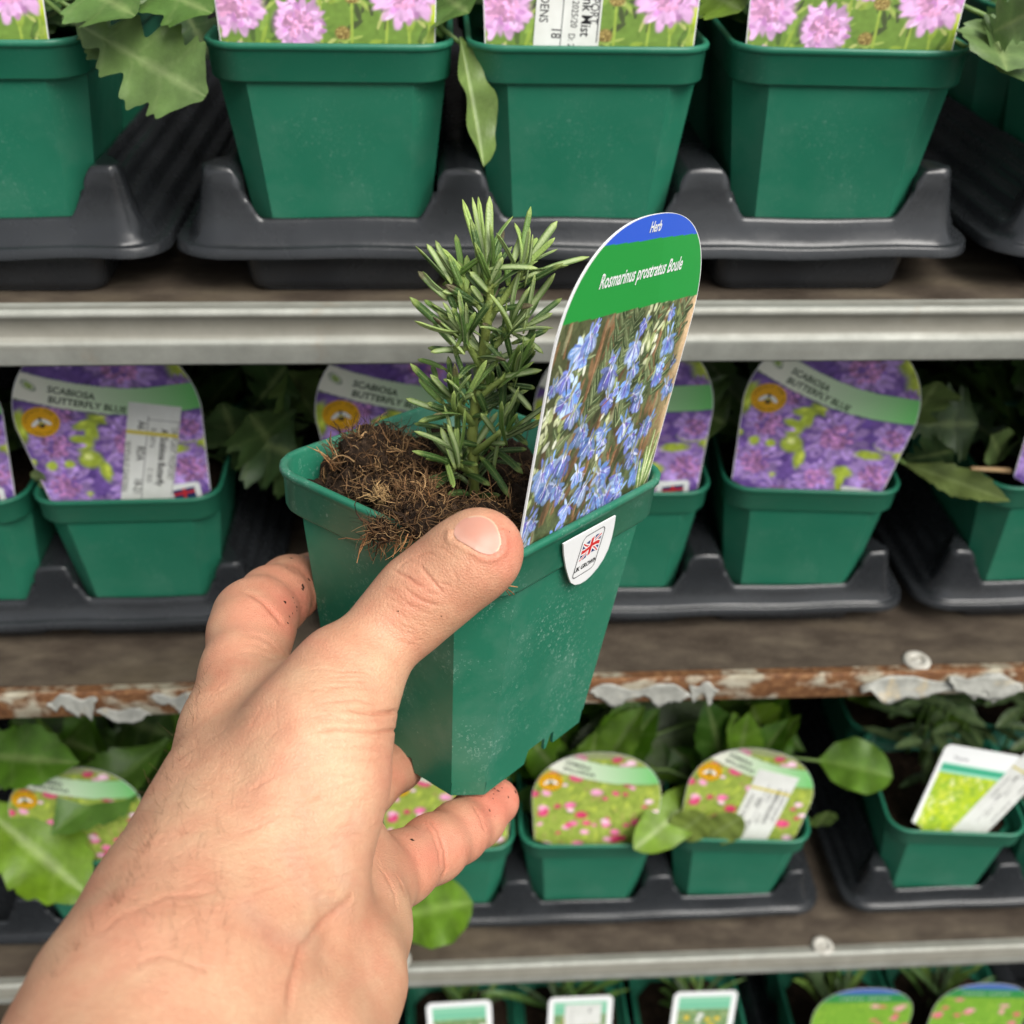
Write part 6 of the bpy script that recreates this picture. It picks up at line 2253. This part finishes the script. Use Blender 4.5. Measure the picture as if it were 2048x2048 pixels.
SC_T = [(78, 118, 52), (92, 132, 58), (68, 104, 50), (104, 140, 66)]
BR_T = [(88, 138, 30), (104, 152, 36), (72, 116, 34), (120, 164, 50)]
WHERE = {'A3': 'at the upper left', 'B1': 'in the left full pot of the upper shelf', 'B2': 'in the middle full pot of the upper shelf', 'B3': 'in the right full pot of the upper shelf', 'C1': 'at the upper right corner',
         'D2': 'at the left edge of the middle shelf', 'D3': 'behind the stickered purple label', 'E1': 'behind the held rosemary, left', 'E2': 'behind the held rosemary label', 'E3': 'behind the legible purple label', 'F1': 'at the right edge of the middle shelf',
         'G2': 'at the lower left edge', 'G3': 'left of the forearm', 'H1': 'behind the little finger', 'H2': 'behind the round label without sticker', 'H3': 'behind the round label with sticker', 'I1': 'behind the lime label', 'I2': 'at the lower right edge'}
plants = {}
for i, key in enumerate(('A3', 'B1', 'B2', 'B3', 'C1', 'D2', 'D3', 'E1', 'E2', 'E3', 'F1')):
    p = Plant(pots[key], 'scabious_plant', 'lobed green scabious leaves ' + WHERE[key], 'scabious plants in the trays')
    plants[key] = p
    p.rosette(17, .045, .088, .028, 'lobed', SC_T, 100 + i, rise=(.35, 1.1), back=.95)
for i, key in enumerate(('G2', 'G3', 'H1', 'H2', 'H3')):
    p = Plant(pots[key], 'thrift_plant', 'broad green thrift leaves ' + WHERE[key], 'thrift plants in the trays')
    plants[key] = p
    p.rosette(24, .055, .105, .030, 'broad', BR_T, 140 + i, rise=(.35, 1.3), back=.95, ceil=.105)
for i, key in enumerate(('I1', 'I2')):
    p = Plant(pots[key], 'narrow_leaved_plant', 'narrow grey-green leaves ' + WHERE[key], 'narrow leaved plants in the trays')
    plants[key] = p
    r = np.random.default_rng(160 + i)
    for j in range(46):
        a = r.uniform(0, 6.28)
        b = p.loc + np.array([r.normal(0, .018), .03 + r.normal(0, .018), r.uniform(.01, .075)])
        d = unit([math.cos(a), math.sin(a) - .15, r.uniform(-.2, .7)])
        p.leaf(b, b + d * r.uniform(.022, .036), r.uniform(.006, .009), kind='narrow', droop=.15, fold=.2, wave=.02, tone=[(96, 122, 76), (112, 138, 90), (80, 106, 66)][r.integers(3)])
    for j in range(6):
        b = p.loc + np.array([r.normal(0, .014), .03 + r.normal(0, .012), 0])
        p.stalk([b, b + np.array([r.normal(0, .004), 0, .04]), b + np.array([r.normal(0, .008), 0, .08])], .0012, .0008)
for i in range(2, 7):
    p = Plant(pots['K%d' % i], 'grassy_plant', 'thin grassy leaves behind the ' + ('left white label', 'white label with a sticker', 'right white label', 'left round green label', 'round green label in the bottom right corner')[i - 2], 'grassy plants on the lowest shelf')
    r = np.random.default_rng(180 + i)
    for j in range(16):
        a = r.uniform(0, 6.28)
        b = p.loc + np.array([r.normal(0, .008), .014 + r.normal(0, .008), 0])
        d = unit([math.cos(a) * .7, math.sin(a) * .5 + .2, r.uniform(.6, 1.4)])
        p.leaf(b, b + d * r.uniform(.05, .10), r.uniform(.003, .006), kind='narrow', droop=.3, fold=.2, wave=.0, tone=[(96, 140, 60), (120, 156, 66), (84, 112, 70)][r.integers(3)])
# second row greenery that fills the dark gaps
for k, name, xs, kind, tones, w in (('t', 'upper', (-.175, XT, XT + PITCH, XT + 2 * PITCH, .292), 'lobed', SC_T, .026), ('m', 'middle', (-.158, XM, XM + PITCH, XM + 2 * PITCH, .322), 'lobed', SC_T, .028),
                                    ('b', 'lower', (-.137, XB, XB + PITCH, XB + 2 * PITCH, .333), 'broad', BR_T, .034)):
    for i, x in enumerate(xs):
        class _P:
            location = (x, POT_Y[k] + PITCH, SHELF_Z[k] + .0018)
        p = Plant(_P, 'shaded_plant', 'leaves in the shadow behind the front row of the %s shelf' % name, 'second row plants on the %s shelf' % name)
        p.rosette(21, .05, .100, w, kind, tones, 200 + i + 10 * 'tmb'.index(k), rise=(.3, 1.2), back=.0, ceil=.105)


def pl(u, v, y):
    """photo position on the upright plane y metres from the camera"""
    return on_y(u * 1.06, v * 1.06, y)


# single leaves that stand out in the photograph (positions in its 1932 px view)
A = plants['A3']
A.sleaf(pl(120, 30, .425), pl(388, 182, .392), .036, up=(.2, -1, .5), kind='lobed', droop=0, fold=.10, wave=.05, tone=(112, 142, 78), rib=(164, 184, 124))
A.sleaf(pl(130, 10, .44), pl(255, 120, .41), .022, up=(.3, -1, .5), kind='lobed', droop=0, fold=.15, wave=.05, tone=(96, 128, 66))
A.sleaf(pl(100, -60, .43), pl(255, 30, .40), .036, up=(0, -.8, 1), kind='lobed', droop=0, fold=.2, wave=.05, tone=(104, 140, 70))
A.sleaf(pl(210, -60, .44), pl(400, 25, .405), .030, up=(0, -.8, 1), kind='lobed', droop=0, fold=.2, wave=.06, tone=(92, 128, 58))
A.sleaf(pl(330, -10, .46), pl(400, 110, .44), .030, up=(.2, -1, .4), kind='lobed', droop=0, fold=.2, wave=.06, tone=(70, 104, 48))
B = plants['B1']
B.sleaf(pl(868, 70, .430), pl(912, 320, .398), .013, up=(.9, -.7, .1), kind='oval', droop=-.02, fold=.9, wave=.16, roll=.5, tone=(128, 156, 82))
B.sleaf(pl(820, -20, .45), pl(885, 25, .42), .030, up=(0, -1, .5), kind='lobed', droop=0, fold=.2, wave=.05, tone=(96, 130, 62))
B = plants['B2']
B.sleaf(pl(1300, -40, .46), pl(1400, 20, .43), .030, up=(0, -1, .5), kind='lobed', droop=0, fold=.2, wave=.05, tone=(110, 140, 40))
B = plants['B3']
B.sleaf(pl(1815, 92, .425), pl(1950, 20, .400), .020, up=(-.2, -1, .6), kind='lobed', droop=0, fold=.2, wave=.06, tone=(112, 142, 82))
B.sleaf(pl(1870, 30, .425), pl(1900, 135, .395), .036, up=(0, -1, .4), kind='broad', droop=0, fold=.15, wave=.05, tone=(112, 140, 82))
C = plants['C1']
C.sleaf(pl(1950, 40, .43), pl(1880, 130, .402), .034, up=(0, -1, .5), kind='lobed', droop=0, fold=.15, wave=.05, tone=(104, 134, 76))
D = plants['D3']
for b, tp, w, tn in (((470, 900), (420, 760), .040, (80, 108, 62)), ((560, 900), (470, 780), .045, (86, 116, 62)), ((400, 800), (560, 860), .050, (72, 100, 56)), ((600, 800), (545, 700), .034, (104, 132, 66)), ((440, 860), (600, 910), .030, (84, 112, 60)),
                     ((470, 780), (540, 690), .034, (62, 92, 46)), ((60, 820), (30, 760), .026, (92, 116, 66))):
    D.sleaf(pl(*b, .50), pl(*tp, .475), w, up=(.1, -1, .6), kind='lobed', droop=0, fold=.2, wave=.07, tone=tn)
D.sleaf(pl(95, 935, .466), pl(68, 885, .452), .008, up=(0, -1, .3), kind='lobed', droop=0, fold=.3, wave=.1, tone=(150, 170, 110))
E = plants['E3']
E.sleaf(pl(1700, 872, .470), pl(1906, 946, .425), .017, up=(.1, .2, 1), kind='broad', droop=.0, fold=.35, wave=.10, roll=.9, tone=(132, 152, 84))
E.sleaf(pl(1690, 800, .485), pl(1845, 800, .470), .044, up=(.1, -1, .5), kind='lobed', droop=0, fold=.15, wave=.07, tone=(92, 118, 74))
E.sleaf(pl(1690, 830, .482), pl(1770, 720, .468), .036, up=(.2, -1, .5), kind='lobed', droop=0, fold=.15, wave=.07, tone=(110, 134, 72))
E.sleaf(pl(1700, 870, .475), pl(1800, 850, .455), .026, up=(.2, -1, .5), kind='lobed', droop=0, fold=.15, wave=.07, tone=(72, 98, 58))
E2 = plants['E2']
E2.sleaf(pl(1290, 760, .49), pl(1370, 800, .475), .030, up=(.2, -1, .5), kind='lobed', droop=0, fold=.2, wave=.06, tone=(92, 118, 58))
E2.sleaf(pl(1300, 700, .49), pl(1350, 760, .475), .030, up=(.2, -1, .5), kind='lobed', droop=0, fold=.2, wave=.06, tone=(80, 108, 54))
F = plants['F1']
F.sleaf(pl(1890, 870, .475), pl(1870, 820, .455), .022, up=(0, -1, .5), kind='broad', droop=0, fold=.2, wave=.06, tone=(110, 134, 76))
F.stalk([pl(1905, 888, .460), pl(1880, 886, .455), pl(1832, 884, .450)], .0016, .0012, (196, 164, 120))
G = plants['G2']
G.sleaf(pl(-60, 1500, .47), pl(184, 1704, .425), .050, up=(.35, -.6, 1), kind='broad', droop=0, fold=.32, wave=.10, tone=(120, 158, 34), rib=(180, 204, 110))
G.sleaf(pl(320, 1395, .50), pl(95, 1575, .445), .046, up=(-.3, -.7, 1), kind='broad', droop=0, fold=.28, wave=.09, tone=(98, 140, 52), rib=(140, 172, 96))
G.sleaf(pl(-90, 1420, .48), pl(150, 1440, .455), .040, up=(0, -.6, 1), kind='broad', droop=0, fold=.3, wave=.06, tone=(96, 142, 40))
G.sleaf(pl(20, 1360, .53), pl(185, 1420, .49), .046, up=(0, -.7, 1), kind='broad', droop=0, fold=.25, wave=.05, tone=(78, 118, 26))
G3 = plants['G3']
G3.sleaf(pl(300, 1390, .53), pl(200, 1480, .49), .060, up=(.2, -.8, 1), kind='broad', droop=0, fold=.15, wave=.05, tone=(86, 124, 56))
G3.sleaf(pl(330, 1420, .52), pl(290, 1560, .50), .046, up=(.2, -.8, 1), kind='broad', droop=0, fold=.15, wave=.05, tone=(88, 128, 44))
G3.sleaf(pl(210, 1350, .54), pl(330, 1390, .50), .046, up=(.2, -.8, 1), kind='broad', droop=0, fold=.15, wave=.05, tone=(70, 104, 36))
H = plants['H1']
H.sleaf(pl(740, 1735, .43), pl(892, 1690, .428), .046, up=(-.1, -.7, 1), kind='oval', droop=.12, fold=.30, wave=.05, tone=(116, 160, 36), rib=(160, 194, 90))
H2 = plants['H2']
H2.sleaf(pl(1345, 1480, .480), pl(1196, 1602, .436), .030, up=(.1, -.7, 1), kind='oval', droop=0, fold=.2, wave=.04, tone=(128, 164, 48), rib=(190, 206, 140))
H2.sleaf(pl(1400, 1360, .53), pl(1070, 1440, .51), .060, up=(0, -.7, 1), kind='oval', droop=0, fold=.1, wave=.03, tone=(78, 104, 48), rib=(120, 144, 84))
H2.sleaf(pl(1010, 1480, .52), pl(960, 1380, .50), .040, up=(0, -.8, 1), kind='broad', droop=0, fold=.2, wave=.04, tone=(92, 132, 52))
H2.sleaf(pl(990, 1580, .49), pl(1010, 1480, .48), .036, up=(0, -.8, 1), kind='oval', droop=0, fold=.2, wave=.04, tone=(84, 120, 50))
H3 = plants['H3']
H3.sleaf(pl(1545, 1435, .492), pl(1688, 1455, .472), .036, up=(.05, -.6, 1), kind='oval', droop=.12, fold=.32, wave=.05, tone=(112, 156, 52), rib=(150, 186, 90))
H3.sleaf(pl(1270, 1580, .452), pl(1330, 1535, .446), .024, up=(0, -1, .8), kind='oval', droop=0, fold=.1, wave=.03, tone=(144, 164, 78))
H3.sleaf(pl(1330, 1585, .452), pl(1400, 1540, .446), .022, up=(0, -1, .8), kind='oval', droop=0, fold=.1, wave=.03, tone=(150, 172, 84))
H3.sleaf(pl(1440, 1420, .54), pl(1420, 1330, .52), .040, up=(0, -.8, 1), kind='broad', droop=0, fold=.2, wave=.04, tone=(110, 144, 36))
H3.sleaf(pl(1330, 1400, .54), pl(1430, 1340, .53), .040, up=(0, -.8, 1), kind='broad', droop=0, fold=.2, wave=.04, tone=(92, 128, 36))
H3.sleaf(pl(1540, 1560, .47), pl(1562, 1530, .46), .018, up=(0, -.8, 1), kind='oval', droop=0, fold=.2, wave=.04, tone=(92, 120, 50))


# ------------------------------------------------------------------ dirt specks and arm hair
def speck(parent, hits, seed):
    r = np.random.default_rng(seed)
    oc = np.array([(1, 0, 0), (-1, 0, 0), (0, 1, 0), (0, -1, 0), (0, 0, 1), (0, 0, -1)], float)
    of = [(0, 2, 4), (2, 1, 4), (1, 3, 4), (3, 0, 4), (2, 0, 5), (1, 2, 5), (3, 1, 5), (0, 3, 5)]
    parts = []
    for p, nn, s in hits:
        a = unit(np.cross(nn, [.3, .8, .5]))
        b = np.cross(nn, a)
        k = oc * r.uniform(.6, 1.4, (6, 1)) * s
        parts.append((p + k[:, :1] * a * r.uniform(.8, 1.6) + k[:, 1:2] * b + k[:, 2:] * nn * .4, of))
    v, f = merge(parts)
    o = obj('soil_specks', v, f, MATS['soil'], parent, smooth=False)
    o['kind'] = 'stuff'


hits = []
for x, y, s in ((1150, 205, .5), (1285, 525, .9), (1280, 560, .5), (1350, 450, .6), (1083, 705, .75), (1170, 655, .35), (1185, 715, .3), (1213, 762, .35), (1213, 803, .3), (1165, 835, .35), (1130, 870, .3), (1112, 945, .35)):
    p, nn = cast(*z1([(x, y)])[0], HAND_BVH)
    if p is not None:
        hits.append((p, nn, s * .001))
for x, y, s in ((990, 1165, .5), (1125, 1175, .65), (1070, 1215, .45), (925, 1320, .55), (965, 1365, .25), (325, 1545, .5), (1020, 1140, .3), (955, 1190, .35), (950, 1225, .3), (965, 1150, .3)):
    p, nn = cast(740 + .2588 * x, 1280 + .2588 * y, HAND_BVH)
    if p is not None:
        hits.append((p, nn, s * .001))
for x, y, s in ((1420, 428, .3), (285, 1232, .22), (725, 1285, .2), (1030, 552, .18)):
    p, nn = cast(*z2([(x, y)])[0], HAND_BVH)
    if p is not None:
        hits.append((p, nn, s * .001))
speck(hand, hits, 5)


def arm_hair():
    r = np.random.default_rng(9)
    parts = []
    # hairs along the outer edge of the forearm and across its back
    spots = [(r.uniform(0, 1), 0) for _ in range(90)] + [(r.uniform(0, 1), 1) for _ in range(70)]
    edge = np.array([(405, 1345), (385, 1410), (362, 1469), (331, 1557), (310, 1640), (279, 1707), (243, 1780), (171, 1862), (93, 1961)], float)
    for s, kind in spots:
        if kind == 0:
            t = s * (len(edge) - 1)
            i = min(int(t), len(edge) - 2)
            e = edge[i] + (edge[i + 1] - edge[i]) * (t - i)
            u, v = e + np.array([r.uniform(2, 16), r.uniform(-4, 8)])
        else:
            u, v = r.uniform(260, 470), r.uniform(1560, 1960)
        p, nn = cast(u, v, HAND_BVH)
        if p is None:
            continue
        along = MC.T @ np.array([r.uniform(-.5, .3), r.uniform(.2, .9), 0])
        d = unit(nn * r.uniform(.3, .7) + along * r.uniform(.6, 1.1) + r.normal(0, .25, 3))
        L = r.uniform(.003, .007)
        bend = r.normal(0, .35, 3)
        pts = [p - nn * .0002 + d * L * q + bend * L * q * q * .5 for q in np.linspace(0, 1, 6)]
        parts.append(tube(pts, np.linspace(.000035, .000012, 6), 3))
    v, f = merge(parts)
    o = obj('arm_hair', v, f, MATS['hair'], hand)
    o['kind'] = 'stuff'


arm_hair()
